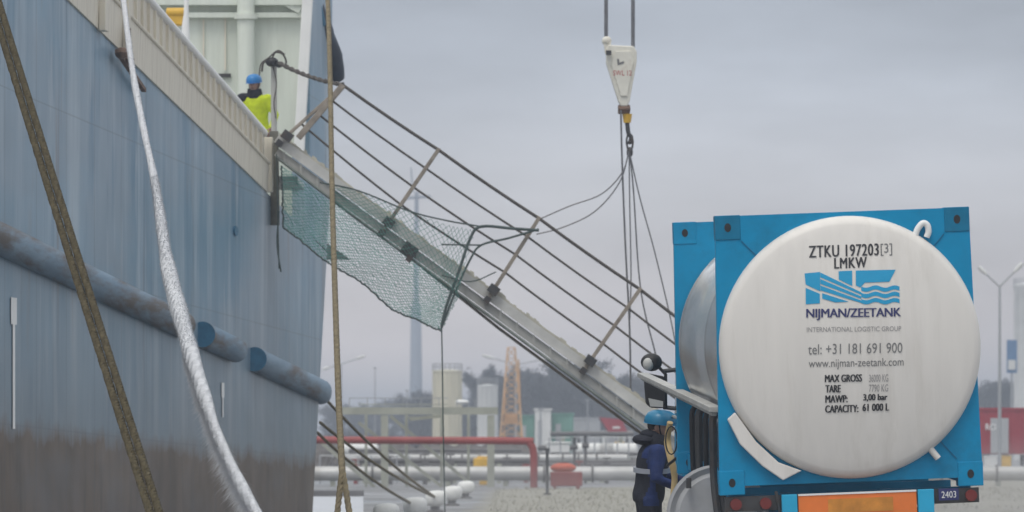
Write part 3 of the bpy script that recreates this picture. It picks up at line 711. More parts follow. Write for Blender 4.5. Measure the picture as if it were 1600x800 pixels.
cw = [('left', 947, 66), ('right', 989, 74)]
for nm, px, py in cw:
    m_ = MB(); m_.tube([P(px, py, CY), P(px, -1400, CY)], .035, 8)
    tag(m_.build('hoist_wire', M['wire_grey'], smooth=True), 'left hoist wire fixed to the lug on top of the hook block' if nm == 'left' else 'right hoist wire running into the top of the hook block', 'wire', 'hoist wires of the crane')
sg = thing('lifting_sling', 'thin wire sling legs spreading from the crane hook down to the gangway', 'sling', P(984, 240, CY))
for pts, r in (([(970, 172), (972, 250), (977, 380), (984, 520), (986, 660)], .02), ([(984, 240), (990, 300), (1001, 452), (1026, 560)], .016), ([(984, 240), (1000, 310), (1022, 390), (1046, 490), (1060, 560)], .014), ([(983, 240), (984, 320), (986, 430), (984, 500)], .014)):
    m_ = MB(); m_.tube(spline([P(x, y, CY-.3) for x, y in pts], 5), r, 6); m_.build('sling_leg', M['wire_grey'], sg, smooth=True)
for k, (pts, r) in enumerate((([(983, 236), (972, 270), (940, 303), (890, 322), (846, 341)], .014), ([(983, 236), (968, 285), (930, 330), (880, 355), (838, 366)], .014))):
    m_ = MB(); m_.tube(spline([P(x, y, CY-.4) for x, y in pts], 6), r, 6)
    tag(m_.build('tag_line', M['wire_grey'], smooth=True), ('upper' if k == 0 else 'lower, deeper sagging')+' slack line curving from the crane hook to the gangway handrail', 'line', 'slack lines from the hook')

# ------------------------------------------------------------------ tank container (local frame: x right, y forward, z up; origin bottom centre of the near frame)
SC = 166.0; NY = F/SC; ROLL = R(2.2)
root = P(1331, 766, NY)
tk = thing('tank_container', 'white ended tank container in a bright blue frame standing on the truck', 'tank container', root, (R(1.6), -ROLL, R(2.0)))
def L2(px, py):
    dx, up = px-1331, 766-py
    return ((dx*math.cos(ROLL)+up*math.sin(ROLL))/SC, (up*math.cos(ROLL)-dx*math.sin(ROLL))/SC)
dcx, dcz = L2(1327, 542.5); DR = 205/SC
Hh = 435/SC; WB, WT = 206/SC, 198.5/SC; LEN = 6.2
def frame_plate(y0, th, rin, zc):
    m = MB(); n = 96; outer = []; inner = []
    poly_ = [(-WB, .08), (WB, .08), (WT, Hh), (-WT, Hh)]
    for k in range(n):
        a = 2*math.pi*(k+.5)/n; d = (math.cos(a), math.sin(a)); best = 9
        for (x1, z1), (x2, z2) in zip(poly_, poly_[1:]+poly_[:1]):
            ex, ez = x2-x1, z2-z1; den = d[0]*ez-d[1]*ex
            if abs(den) < 1e-9: continue
            t = ((x1-dcx)*ez-(z1-zc)*ex)/den; u = ((x1-dcx)*d[1]-(z1-zc)*d[0])/den
            if t > 0 and -1e-6 <= u <= 1+1e-6: best = min(best, t)
        outer.append((dcx+d[0]*best, zc+d[1]*best)); inner.append((dcx+d[0]*min(rin, best*.97), zc+d[1]*min(rin, best*.97)))
    # snap the nearest samples onto the corners
    for cx, cz in poly_:
        i = min(range(n), key=lambda q: (outer[q][0]-cx)**2+(outer[q][1]-cz)**2); outer[i] = (cx, cz)
    vs = [(x, y0, z) for x, z in outer]+[(x, y0, z) for x, z in inner]+[(x, y0+th, z) for x, z in outer]+[(x, y0+th, z) for x, z in inner]
    fs = []
    for k in range(n):
        j = (k+1) % n
        fs += [(k, j, n+j, n+k), (2*n+k, 3*n+k, 3*n+j, 2*n+j), (k, 2*n+k, 2*n+j, j), (n+k, n+j, 3*n+j, 3*n+k)]
    m.add(vs, fs); return m
for y0 in (0, LEN-.1):
    fr_ = frame_plate(y0, .1, 1.10, dcz).build('end_frame', M['cyan'], tk, local=True)
    for s_ in (-1, 1):
        p_ = MB(); yy = y0+.17 if y0 == 0 else y0-.07
        if y0: yy = y0+.17
        p_.bar((s_*(WB-.07), yy, .1), (s_*(WT-.07), yy, Hh-.03), .12, .14, up=(0, 1, 0)); p_.build('corner_post', M['cyan'], fr_, local=True)
    for sx in (-1, 1):
        for tz in (0, 1):
            cx = sx*((WT if tz else WB)-.115); cz = Hh-.115+.006 if tz else .112
            q = MB(); q.box((cx, y0+.09, cz), (.23+.008, .2, .23)); cst = q.build('corner_casting', M['cyan_dark'] if tz and y0 == 0 else M['cyan'], fr_, local=True, bevel=.006)
            q = MB(); n = 14; ys_ = y0-.0125
            q.prism([(cx+.032*math.cos(6.283*k/n), ys_, cz+.042*math.sin(6.283*k/n)) for k in range(n)], (0, .006, 0)); q.build('casting_hole', M['black'], cst, local=True)
for sx, tz in ((-1, 1), (1, 1), (1, 0)):
    cx, cz = sx*((WT if tz else WB)-.24), (Hh-.24 if tz else .26)
    dx, dz = dcx-cx, dcz-cz; l = math.hypot(dx, dz); t = (l-1.22)/l
    q = MB(); q.bar((cx, -.003, cz), (cx+dx*t, -.003, cz+dz*t), .006, .014, up=(0, 1, 0)); q.build('frame_seam', M['crease'], tk, local=True)
# the white end: shallow dome with a rounded rim
def dome_y(r):                                      # local y of the cladding surface at radius r
    k = r/DR
    if k > 1: return -.02
    e = max(0, (k-.93)/.07); return -.12-.17*(1-k*k)+.10*(1-math.sqrt(max(0, 1-e*e)))
prof = [(DR*k, dome_y(DR*k)) for k in (0.002, .15, .3, .45, .6, .75, .86, .93, .95, .97, .985, .995, 1.0)]+[(DR, .0), (DR*.9, .02)]
q = MB(); n = 96
vs = []; 
for r, y in prof:
    for k in range(n): a = 6.28318*k/n; vs.append((dcx+r*math.cos(a), y, dcz+r*math.sin(a)))
fs = [(i*n+k, i*n+(k+1) % n, (i+1)*n+(k+1) % n, (i+1)*n+k) for i in range(len(prof)-1) for k in range(n)]+[tuple(range(n))]
q.add(vs, fs); tend = q.build('tank_end', M['tank_white'], tk, smooth=True, local=True, angle=60)
def T(px, py, eps=.004):
    x, z = L2(px, py); return V((x, dome_y(math.hypot(x-dcx, z-dcz))-eps, z))
def lettering(body, box, m, bold=0, sp=1.0, slope=.036):
    q = MB(); b = box; text_on(q, body, b, T, bold, sp, slope); q.build('lettering', m, tend, local=True, fix=False)
lettering('ZTKU 197203', (1260, 384.5, 1369, 403), M['txt_black'], .012, 1.1)
lettering('[3]', (1372, 381, 1391, 400), M['txt_mid'], .0, 1.0)
lettering('LMKW', (1299, 403.5, 1350, 420), M['txt_black'], .009, 1.1)
lettering('NIJMAN/ZEETANK', (1255, 482.5, 1403, 500.5), M['txt_navy'], .009, .98, .014)
lettering('INTERNATIONAL LOGISTIC GROUP', (1256, 511, 1404, 518.5), M['txt_grey'], -.004, 1.0, .012)
lettering('tel: +31 181 691 900', (1258, 537.5, 1406, 553.5), M['txt_mid'], -.004, 1.0, .02)
lettering('www.nijman-zeetank.com', (1259, 561, 1408, 577.5), M['txt_mid'], -.004, 1.0, .02)
for body, x0, x1, y0, m_t, bd in (('MAX GROSS', 1284, 1342, 585, 'txt_black', .012), ('36000 KG', 1353, 1384, 584.5, 'txt_grey', 0), ('TARE', 1285, 1309, 601, 'txt_black', .012), ('7790 KG', 1353, 1384, 600, 'txt_grey', 0),
                               ('MAWP:', 1285, 1320, 617, 'txt_black', .012), ('3,00 bar', 1344, 1382, 615, 'txt_black', .012), ('CAPACITY:', 1285, 1337, 632.5, 'txt_black', .012), ('61 000 L', 1343, 1385, 630, 'txt_black', .012)):
    lettering(body, (x0, y0, x1, y0+11.5), M[m_t], bd, 1.0, .02)
def Z(zx, zy): return (1220+zx/2.668, 360+zy/2.668)
q = MB()
def lp(pts):
    # cut the outline into small pieces so that it lies on the dome
    bm = bmesh.new(); bm.faces.new([bm.verts.new((x, -y, 0)) for x, y in pts]); bmesh.ops.triangulate(bm, faces=bm.faces)
    for _ in range(3): bmesh.ops.subdivide_edges(bm, edges=bm.edges, cuts=1, use_grid_fill=True)
    bmesh.ops.triangulate(bm, faces=bm.faces); bm.verts.index_update()
    q.add([T(*Z(v.co.x, -v.co.y)) for v in bm.verts], [tuple(v.index for v in f.verts) for f in bm.faces]); bm.free()
lp([(88, 180), (152, 174), (152, 254), (92, 226)]); lp([(92, 240), (150, 264), (150, 304), (92, 308)])
for k in range(3): lp([(153, 176+27*k), (322, 258+17*k), (322, 268+17*k), (153, 196+27*k)][:4])
lp([(160, 262), (270, 297), (214, 300), (160, 284)])
lp([(229, 171), (285, 168), (285, 232), (229, 205)])
lp([(300, 168), (467, 164), (440, 214), (338, 218), (318, 238), (300, 230)])
for k in range(3):
    y = 234+26*k; xs = [322+i*(482-322)/24 for i in range(25)]
    w = lambda x: 5*math.sin((x-322)/160*6.283*2)
    for a, b in zip(xs, xs[1:]): lp([(a, y+w(a)), (b, y+w(b)), (b, y+17+w(b)), (a, y+17+w(a))])
q.build('logo', M['logo'], tend, local=True, fix=False)
# polished shell
q = MB(); n = 64; vs = []; pf = [(1.13, .11), (1.185, .2), (1.185, LEN*.33), (1.20, LEN*.335), (1.20, LEN*.345), (1.185, LEN*.35), (1.185, LEN-.5), (1.205, LEN-.48), (1.205, LEN-.4), (1.19, LEN-.12)]
for r, y in pf:
    for k in range(n): a = 6.28318*k/n; vs.append((r*math.cos(a), y, dcz+r*math.sin(a)))
q.add(vs, [(i*n+k, i*n+(k+1) % n, (i+1)*n+(k+1) % n, (i+1)*n+k) for i in range(len(pf)-1) for k in range(n)])
q.build('tank_shell', M['steel'], tk, smooth=True, local=True, angle=50)
# bottom rails, side pipes
q = MB()
for sx in (-1, 1):
    q = MB(); q.bar((sx*(WB-.16), .25, .12), (sx*(WB-.16), LEN-.02, .12), .12, .16); q.build('bottom_rail', M['cyan'], tk, local=True)
pass
for k in range(5):
    q = MB(); y = .9+k*.18; x = -WB+.04+.05*(k % 2)
    y = .7+k*1.0; x = -WB+.07
    q.tube(spline([(x+.25, y, .78), (x+.03, y, .72), (x, y, .5), (x, y+.05, .1), (x+.02, y, -.25)], 5), .04 if k % 2 else .028, 8); q.build('side_pipe', M['dark'] if k % 2 else M['black'], tk, local=True, smooth=True)
# document tube, hook pipe and stub round the white end
a1 = [T(x, y) for x, y in ((1135, 655), (1147, 644), (1180, 690), (1215, 722), (1251, 735), (1222, 750), (1190, 728), (1155, 694))]
q = MB(); q.prism([(v.x, -.10, v.z) for v in a1], (0, .085, 0)); q.build('rim_shield', M['tank_white'], tk, local=True, bevel=.01)
q = MB(); q.tube(spline([(L2(x, y)[0], -.05, L2(x, y)[1]) for x, y in ((1427, 372), (1432, 358), (1440, 349), (1447, 352), (1449, 362), (1446, 371))], 6), .03, 10); q.build('vent_hook', M['white'], tk, local=True, smooth=True)
q = MB(); p1, p2 = L2(1452, 700), L2(1465, 716); q.tube([(p1[0], -.06, p1[1]), (p2[0], -.06, p2[1])], .032, 10); q.build('drain_stub', M['tank_white'], tk, local=True, smooth=True)

# ------------------------------------------------------------------ truck under and before the container
tr_ = thing('articulated_truck', 'truck under the blue framed tank container, its wing mirrors showing beyond the tank', 'truck', (2.95, 60, 0))
def W3(x, y, z):                                     # container local point -> world
    return root+Euler((R(1.6), -ROLL, R(2.0))).to_matrix() @ V((x, y, z))
q = MB()
for sx in (-1, 1): q.bar(W3(sx*.5, .05, -.2), W3(sx*.5, 11.5, -.33), .12, .3)
for y in (.3, 2, 4, 6): q.bar(W3(-1.15, y, -.08), W3(1.15, y, -.08), .14, .13)
q.build('chassis', M['cyan_dark'], tr_)
for x0, x1 in ((1219, 1243), (1432, 1457)):
    q = MB(); a, b = L2(x0, 766), L2(x1, 766)
    q.prism([W3(a[0], -.14, -.012), W3(b[0], -.14, -.012), W3(b[0], -.14, -.62), W3(a[0], -.14, -.62)], (0, .14, 0)); q.build('rear_bracket', M['cyan_light'], tr_, bevel=.006)
q = MB(); a, b = L2(1245, 768)[0], L2(1430, 768)[0]
q.prism([W3(a, -.12, -.015), W3(b, -.12, -.015), W3(b, -.12, -.36), W3(a, -.12, -.36)], (0, .04, 0)); rp = q.build('marker_plate', M['orange'], tr_)
q = MB(); q.prism([W3(a, -.127, -.012), W3(b, -.127, -.012), W3(b, -.127, -.03), W3(a, -.127, -.03)], (0, .006, 0)); q.build('plate_edge', M['white'], rp)
q = MB(); q.prism([W3(lerp(a, b, .25), -.126, -.07), W3(lerp(a, b, .8), -.126, -.07), W3(lerp(a, b, .8), -.126, -.2), W3(lerp(a, b, .25), -.126, -.2)], (0, .004, 0)); q.build('faded_panel', mat('faded_yellow_panel', (.62, .25, .04), .4, var=.25, scale=5), rp)
q = MB(); c0, c1 = L2(1462, 768), L2(1500, 768); q.prism([W3(c0[0]+.02, -.1, -.015), W3(c1[0]-.02, -.1, -.015), W3(c1[0]-.02, -.1, -.125), W3(c0[0]+.02, -.1, -.125)], (0, .03, 0)); npl = q.build('number_plate', M['txt_navy'], tr_)
q = MB(); vs, fs = text_mesh('2403', .0); q.add([W3(lerp(c0[0]+.045, c1[0]-.045, u), -.106, lerp(-.102, -.04, v)) for u, v in vs], fs); q.build('lettering', M['white'], npl, fix=False)
for x in (-1.1, -.82, 1.12):
    q = MB(); q.tube([W3(x, -.07, -.09), W3(x, -.01, -.09)], .055, 12); q.build('tail_lamp', M['red_lamp'], tr_, smooth=True)
q = MB(); q.bar(W3(-1.2, .05, -.09), W3(1.2, .05, -.09), .08, .14); q.bar(W3(-.72, -.05, .02), W3(-.66, -.05, -.4), .025, .025); q.build('rear_beam', M['dark'], tr_)
def wheel(x, y, r=.5, w=.32):
    q = MB(); Mx = Matrix.Translation((x, y, r)) @ Matrix.Rotation(R(90), 4, 'Y')
    q.lathe([(r*.55, -w/2), (r*.9, -w/2), (r, -w/2+.05), (r, w/2-.05), (r*.9, w/2), (r*.55, w/2)], 28, Mx); o = q.build('wheel', M['tyre'], tr_, smooth=True)
    q = MB(); q.lathe([(r*.54, -w/2+.03), (r*.3, -w/2+.06), (r*.2, 0), (r*.3, w/2-.06), (r*.54, w/2-.03)], 20, Mx); q.build('rim', M['alu'], o, smooth=True)
for y, xc in ((57.2, 3.03), (58.5, 2.98), (62.2, 2.92), (66.0, 3.0)):
    for s_ in (-1, 1): wheel(xc+s_*.98, y)
q = MB(); X0, X1 = 1.88, 4.14
prof_ = [(63.6, .75), (66.6, .75), (66.75, 1.5), (66.6, 2.1), (66.1, 3.3), (63.6, 3.45)]
q.prism([(X0, y, z) for y, z in prof_], (X1-X0, 0, 0)); cab = q.build('cab', M['cyan'], tr_, bevel=.06)
q = MB(); q.box((X0-.003, 65.4, 2.35), (.02, 1.1, .75)); q.box((X1+.003, 65.4, 2.35), (.02, 1.1, .75)); q.prism([(X0+.1, 66.615, 2.12), (X1-.1, 66.615, 2.12), (X1-.1, 66.22, 3.05), (X0+.1, 66.22, 3.05)], (0, .03, 0.012)); q.build('window', M['glass'], cab)
# wing mirrors on the left of the cab
MY = 66.2
q = MB(); pm = [P(x, y, MY) for x, y in ((1006, 590), (1012, 583), (1038, 588), (1042, 630), (1036, 638), (1016, 637), (1009, 630))]
q.prism(pm, (0, .13, 0)); mir = q.build('main_mirror', M['black'], tr_, bevel=.02)
q = MB(); q.prism([P(x, y, MY-.012) for x, y in ((1013, 622), (1036, 627), (1036, 636), (1016, 635))], (0, .01, 0)); q.build('mirror_glass', M['alu_light'], mir)
q = MB(); q.ell(P(1018, 566, MY), (.125, .1, .105), 16); m2 = q.build('wide_mirror', M['black'], tr_, smooth=True)
q = MB(); q.ell(P(1013, 569, MY-.07), (.065, .045, .075), 14); q.build('mirror_glass', M['alu_light'], m2, smooth=True)
q = MB(); q.tube([P(1036, 580, MY+.1), P(1070, 576, MY+.1)], .025, 8); q.tube([P(1036, 636, MY+.1), P(1070, 640, MY+.1)], .025, 8); q.tube([P(1028, 572, MY+.06), P(1040, 585, MY+.06), P(1040, 640, MY+.06)], .02, 8); q.build('mirror_arm', M['dark'], tr_, smooth=True)
# handrail board along the truck, hose drum
q = MB(); q.bar(P(1004, 586, 65.4), P(1118, 640, 55.6), .12, .055); q.bar(P(1004, 590, 65.4), P(1116, 646, 55.7), .05, .05)
tag(q.build('side_handrail', M['alu'], bevel=.008), 'pale aluminium rail slanting from below the round mirror to the tank frame', 'handrail')
q = MB(); q.tube([P(1038, 645, 64), P(1085, 664, 60)], .018, 6); tag(q.build('thin_rail', M['alu'], smooth=True), 'thin grey bar just below the slanting aluminium rail, right of the helmet', 'rail')
hd = thing('hose_drum', 'round grey drum end beside the lower left corner of the tank frame', 'drum', P(1118, 948, 56.2))
c = P(1122, 805, 56.2); Mx = Matrix.Translation(c) @ Matrix.Rotation(R(90), 4, 'X')
q = MB(); q.lathe([(.05, .06), (.38, .05), (.42, .0), (.47, .03), (.495, .02), (.495, -.03), (.46, -.05), (.3, -.05), (.3, -.45), (.49, -.46), (.49, -.5), (.05, -.5)], 48, Mx); q.build('drum', M['grey_plastic'], hd, smooth=True)
q = MB()
for dy in (.02, .44): 
    for s_ in (-1, 1): q.bar(c+V((0, dy, 0)), V((c.x+s_*.3, c.y+dy, .02)), .05, .05)
q.build('stand', M['dark'], hd)
q = MB(); q.box(P(1076, 755, 56.1)+V((0, -.03, 0)), (.05, .04, .1)); q.build('latch', M['dark'], hd)

# ------------------------------------------------------------------ people
def remesh(mb, voxel, smooth_it=6):
    me = bpy.data.meshes.new('r'); me.from_pydata([tuple(v) for v in mb.v], [], mb.f)
    bm = bmesh.new(); bm.from_mesh(me); bmesh.ops.recalc_face_normals(bm, faces=bm.faces); bm.to_mesh(me); bm.free()
    o = bpy.data.objects.new('r', me); COL.objects.link(o)
    m = o.modifiers.new('a', 'REMESH'); m.mode = 'VOXEL'; m.voxel_size = voxel
    s = o.modifiers.new('b', 'SMOOTH'); s.iterations = smooth_it; s.factor = .5
    dg = bpy.context.evaluated_depsgraph_get(); r = bpy.data.meshes.new_from_object(o.evaluated_get(dg))
    vs = [v.co.copy() for v in r.vertices]; fs = [list(p.vertices) for p in r.polygons]
    bpy.data.objects.remove(o); bpy.data.meshes.remove(me); bpy.data.meshes.remove(r); return vs, fs
def hand(mb, wrist, d, up, side, curl=.5, mi=0):
    d = V(d).normalized(); x = d.cross(V(up)).normalized(); n = x.cross(d)    # x across the palm, n out of its back
    B = Matrix((x, d, n)).transposed()
    w = V(wrist); mb.ell(w+d*.05, (.042, .056, .018), 12, B, mi)
    for k, (ox, ln) in enumerate(((-.031, .070), (-.011, .079), (.010, .074), (.030, .058))):
        p = w+d*.085+x*ox; pts = [w+d*.06+x*ox*.9, p]; a = 0; q_ = p
        for s_, fr in ((.42, .45), (.33, .9), (.25, 1.2)):
            a += curl*fr; q_ = q_+(d*math.cos(a)-n*math.sin(a))*ln*s_; pts.append(q_)
        mb.tube(pts, [.0105, .0102, .0095, .0085, .0065], 8, mi=mi)
    p = w+d*.025+x*side*.032
    mb.tube([p, p+x*side*.025+d*.022-n*.008, p+x*side*.036+d*.05-n*.02, p+x*side*.03+d*.07-n*.03], [.014, .0125, .011, .008], 8, mi=mi)
def person(label, loc, rotz, arms, mats, headyaw=0, headpitch=0, stride=.0, lean=0, extra=None, beard=False, group='dock workers'):
    p = thing('person', label, 'person', loc, (0, 0, rotz), group)
    b = MB(); ly = lean
    def torso(z): return V((0, ly*max(0, z-.9)/.6, z))
    rings = [(.86, .165, .125), (.95, .185, .135), (1.05, .175, .125), (1.18, .185, .13), (1.30, .205, .14), (1.40, .205, .13), (1.46, .15, .105), (1.50, .075, .075)]
    vs = []; n = 20
    for z, rx, ry in rings:
        c = torso(z)
        for k in range(n): a = 6.28318*k/n; vs.append(c+V((rx*math.cos(a), ry*math.sin(a), 0)))
    b.add(vs, [(i*n+k, i*n+(k+1) % n, (i+1)*n+(k+1) % n, (i+1)*n+k) for i in range(len(rings)-1) for k in range(n)]+[tuple(range(n))[::-1], tuple(range((len(rings)-1)*n, len(rings)*n))])
    nk = torso(1.5); hd_ = nk+V((0, .03, .155))
    b.tube([torso(1.44), nk+V((0, .01, .04)), hd_-V((0, .01, .06))], [.07, .058, .055], 12)
    for s_ in (-1, 1):
        hip = V((s_*.095, 0, .92)); kn = V((s_*.115, s_*stride*.5+.03, .5)); an = V((s_*.12, s_*stride, .09))
        b.tube([hip, hip.lerp(kn, .5), kn, kn.lerp(an, .45), an], [.105, .092, .072, .07, .055], 12)
        b.ell(an+V((0, .075, -.035)), (.055, .15, .052), 12)
        sh = torso(1.41)+V((s_*.185, 0, 0)); el, wr_ = arms[s_][0], arms[s_][1]
        el = V(el); wr_ = V(wr_)
        b.ell(sh, (.085, .08, .085), 12)
        b.tube([sh, sh.lerp(el, .5), el, el.lerp(wr_, .5), wr_], [.075, .064, .055, .05, .042], 12)
    vs, fs = remesh(b, .016)
    bm_ = MB(); bm_.add(vs, fs)
    wr = [V(arms[s_][1]) for s_ in (-1, 1)]
    top, sleeve, trousers = mats['top'], mats.get('sleeve', mats['top']), mats['trousers']
    ml = [top, M['skin'], trousers, M['boot'], sleeve, M['eye']]
    for i, f in enumerate(fs):
        c = sum((vs[k] for k in f), V())/len(f)
        mi = 0
        if c.z > 1.505+ly*0 and abs(c.x) < .12: mi = 1
        elif c.z < .13: mi = 3
        elif c.z < .84 and min((c-w).length for w in wr) > .16 and abs(c.x) < .2: mi = 2
        elif abs(c.x) > .17 or (c.z > 1.34 and abs(c.x) > .1): mi = 4 if 'sleeve' in mats else 0
        bm_.m[i] = mi
    Hm = Euler((headpitch, 0, headyaw)).to_matrix()
    def hp(x, y, z): return hd_+Hm @ V((x, y, z))
    bm_.ell(hd_, (.077, .098, .118), 20, Hm, 1)
    bm_.ell(hp(0, .03, -.07), (.055, .06, .055), 14, Hm, 1)                  # jaw
    bm_.ell(hp(0, .1, -.012), (.016, .024, .03), 10, Hm, 1)                  # nose
    for s_ in (-1, 1):
        bm_.ell(hp(s_*.079, -.005, -.005), (.012, .022, .034), 10, Hm, 1)     # ears
        bm_.ell(hp(s_*.03, .083, .018), (.014, .012, .008), 8, Hm, 5)         # eyes
    bm_.ell(hp(0, .084, -.058), (.024, .012, .007), 8, Hm, 5)
    for s_ in (-1, 1):
        d = V(arms[s_][1])-V(arms[s_][0]); up = arms[s_][2] if len(arms[s_]) > 2 else (0, 0, 1)
        hand(bm_, V(arms[s_][1])+d.normalized()*.015, d, up, -s_, arms[s_][3] if len(arms[s_]) > 3 else .6, mi=1)
    body = bm_.build('body', ml, p, smooth=True, local=True, angle=70, fix=False)
    h = MB(); sh_ = [(.112, .035), (.116, .06), (.112, .10), (.095, .145), (.06, .172), (.02, .182), (.002, .183)]
    n = 24; vs = []
    for r, z in sh_:
        for k in range(n): a = 6.28318*k/n; vs.append(hp(r*math.cos(a)*.98, r*math.sin(a)*1.18, z-.005))
    h.add(vs, [(i*n+k, i*n+(k+1) % n, (i+1)*n+(k+1) % n, (i+1)*n+k) for i in range(len(sh_)-1) for k in range(n)])
    vs = [hp(.12*math.cos(6.28318*k/n), .142*math.sin(6.28318*k/n)+(.035*max(0, math.sin(6.28318*k/n))), .03) for k in range(n)]+[hp(.1*math.cos(6.28318*k/n), .118*math.sin(6.28318*k/n), .034) for k in range(n)]
    h.add(vs, [(k, (k+1) % n, n+(k+1) % n, n+k) for k in range(n)])
    hel = h.build('helmet', mats['helmet'], p, smooth=True, local=True, angle=50)
    hs = MB()
    for s_ in (-1, 1): hs.tube([hp(s_*.085, .01, .03), hp(s_*.075, .03, -.06), hp(0, .05, -.128)], .006, 6)
    hs.build('chin_strap', M['black'], hel, local=True)
    hr = MB(); hr.ell(hp(0, -.018, .012), (.083, .088, .09), 16, Hm); hr.build('hair', M['hair'], p, smooth=True, local=True)
    cl = MB()
    ring = [(.12, 1.44), (.115, 1.50), (.102, 1.58), (.094, 1.585), (.09, 1.47)]; vs = []
    for r, z in ring:
        c = torso(z)+V((0, .012, 0))
        for k in range(20): a = 6.28318*k/20; vs.append(c+V((r*math.cos(a), r*.95*math.sin(a), -.03*max(0, math.sin(a)))))
    cl.add(vs, [(i*20+k, i*20+(k+1) % 20, (i+1)*20+(k+1) % 20, (i+1)*20+k) for i in range(4) for k in range(20)])
    cl.build('collar', mats['collar'], p, smooth=True, local=True, angle=80)
    for z, rx, ry in mats.get('bands', []):
        bd = MB(); c = torso(z); vs = []
        for dz, dr in ((-.025, 0), (.025, 0), (.025, -.02), (-.025, -.02)):
            for k in range(28): a = 6.28318*k/28; vs.append(c+V(((rx+dr)*math.cos(a), (ry+dr)*math.sin(a), dz)))
        bd.add(vs, [(i*28+k, i*28+(k+1) % 28, ((i+1) % 4)*28+(k+1) % 28, ((i+1) % 4)*28+k) for i in range(4) for k in range(28)])
        bd.build('reflective_band', M['reflect'], p, smooth=True, local=True)
    return p
# man on the ship, looking out over the bulwark
zc_ = P(400, 118, 105.4).z-1.845
yl = person('person in blue helmet and yellow hi-vis jacket leaning over the ship rail', (P(402, 0, 105.4).x, 105.4, zc_), R(180-12),
       {1: ((.31, .06, 1.16), (.24, .28, 1.02), (1, 0, .2), .7), -1: ((-.30, .08, 1.13), (-.27, .22, .90), (-1, 0, .2), .7)},
       dict(top=M['hivis'], trousers=M['navy'], helmet=M['helmet'], collar=M['navy'], bands=[]), headyaw=R(-14), headpitch=R(-10), lean=.14)
yl.scale = (1.24, 1.24, 1.07); yl.location.z -= .1
q = MB(); ca = math.cos
for s_ in (1,):
    q.ell((.17, .13, 1.43), (.115, .115, .085), 16); q.ell((.08, .15, 1.46), (.09, .09, .055), 12)
q.build('shoulder_yoke', M['navy'], yl, smooth=True, local=True)
# man by the truck, back to the camera, turned towards the tank
bl_ = person('person in teal helmet and dark navy jacket with royal blue sleeve beside the truck', (P(1011, 0, 63.0).x, 63.0, .10), R(-66),
       {1: ((.28, .03, 1.14), (.22, .26, 1.02), (0, 0, 1), .9), -1: ((-.30, .06, 1.15), (-.2, .32, 1.06), (0, 0, 1), .9)},
       dict(top=M['navy'], sleeve=M['royal'], trousers=M['navy'], helmet=M['helmet_teal'], collar=M['navy'], bands=[(1.20, .205, .152)]), headyaw=R(-20), headpitch=R(-6), lean=.06)
bl_.scale = (1.30, 1.34, 1.04); bl_.rotation_euler = (0, R(5), R(-84))
q = MB(); q.ell((0, -.035, 1.52), (.12, .10, .06), 16); q.ell((0, .015, 1.575), (.088, .09, .055), 16); q.build('hood', M['navy'], bl_, smooth=True, local=True)
q = MB(); c = P(1014, 0, 63.0)
for k in range(5): q.box((c.x, 62.6+k*.2, .085), (1.2, .13, .025))
for k in (-1, 0, 1): q.box((c.x+k*.5, 63.0, .036), (.1, .95, .07))
tag(q.build('pallet', M['wood']), 'low wooden pallet under the feet of the navy jacketed man', 'pallet')
q = MB(); q.tube(spline([P(1047, 660, 61.6), P(1043, 690, 61.7), P(1049, 720, 61.6), P(1054, 745, 61.6), P(1051, 800, 61.6), P(1055, 900, 61.6)], 6), [.034]*6+[.04]*12+[.034]*13, 10)
yh = thing('yellow_hose', 'yellow hose with black coupling ring between the navy jacketed man and truck', 'hose', P(1055, 900, 61.6))
q.build('hose', M['yellow_hose'], yh, smooth=True)
q = MB(); q.tube([P(1049+9*math.cos(a), 688+22*math.sin(a), 61.5) for a in [i*.39 for i in range(17)]], .009, 6); q.tube([P(1043, 727, 61.5), P(1062, 712, 61.3), P(1085, 690, 61)], .016, 6); q.build('coupling_ring', M['black'], yh, smooth=True)

# ------------------------------------------------------------------ industrial background
def pipe_run(label, pts, r, m, supports=None, cat='pipe', group=None):
    base = V(pts[0]); p = thing('pipeline', label, cat, (base.x, base.y, 0), group=group)
    q = MB(); q.tube(pts, r, 14); 
    q.build('pipe', m, p, smooth=True)
    if len(pts) == 2 and r > .15:
        a, b = V(pts[0]), V(pts[1])
        for i in range(1, 12):
            c = a.lerp(b, (i+.3*math.sin(i*5))/12); d = (b-a).normalized()*.035
            fl_ = MB(); fl_.tube([c-d, c+d], r*1.22, 16); fl_.build('flange', M['pipe_dark'], p, smooth=True, angle=30)
    for x in (supports or []):
        a, b = V(pts[0]), V(pts[1]); t = (x-a.x)/(b.x-a.x); z = lerp(a.z, b.z, t); y = lerp(a.y, b.y, t)
        s_ = MB(); s_.box((x, y, (z-r)/2), (.18, .3, max(.05, z-r))); s_.build('support', M['gantry'], p)
    return p
def at(px, py, d): return P(px, py, d)
pipe_run('large grey clad pipeline lying along the ground across the background', [at(380, 740, 212), at(1700, 740, 212)], .27, M['pipe_grey'], [P(x, 0, 212).x for x in (520, 700, 790, 900, 1000, 1560)], group='background pipelines')
rp_ = pipe_run('red pipe at chest height under the gantry, bending down at its right end', spline([at(380, 687, 206), at(600, 688, 206), at(812, 689, 206), at(828, 693, 206), at(834, 712, 206), at(834, 772, 206)], 5), .135, M['pipe_red'], group='background pipelines')
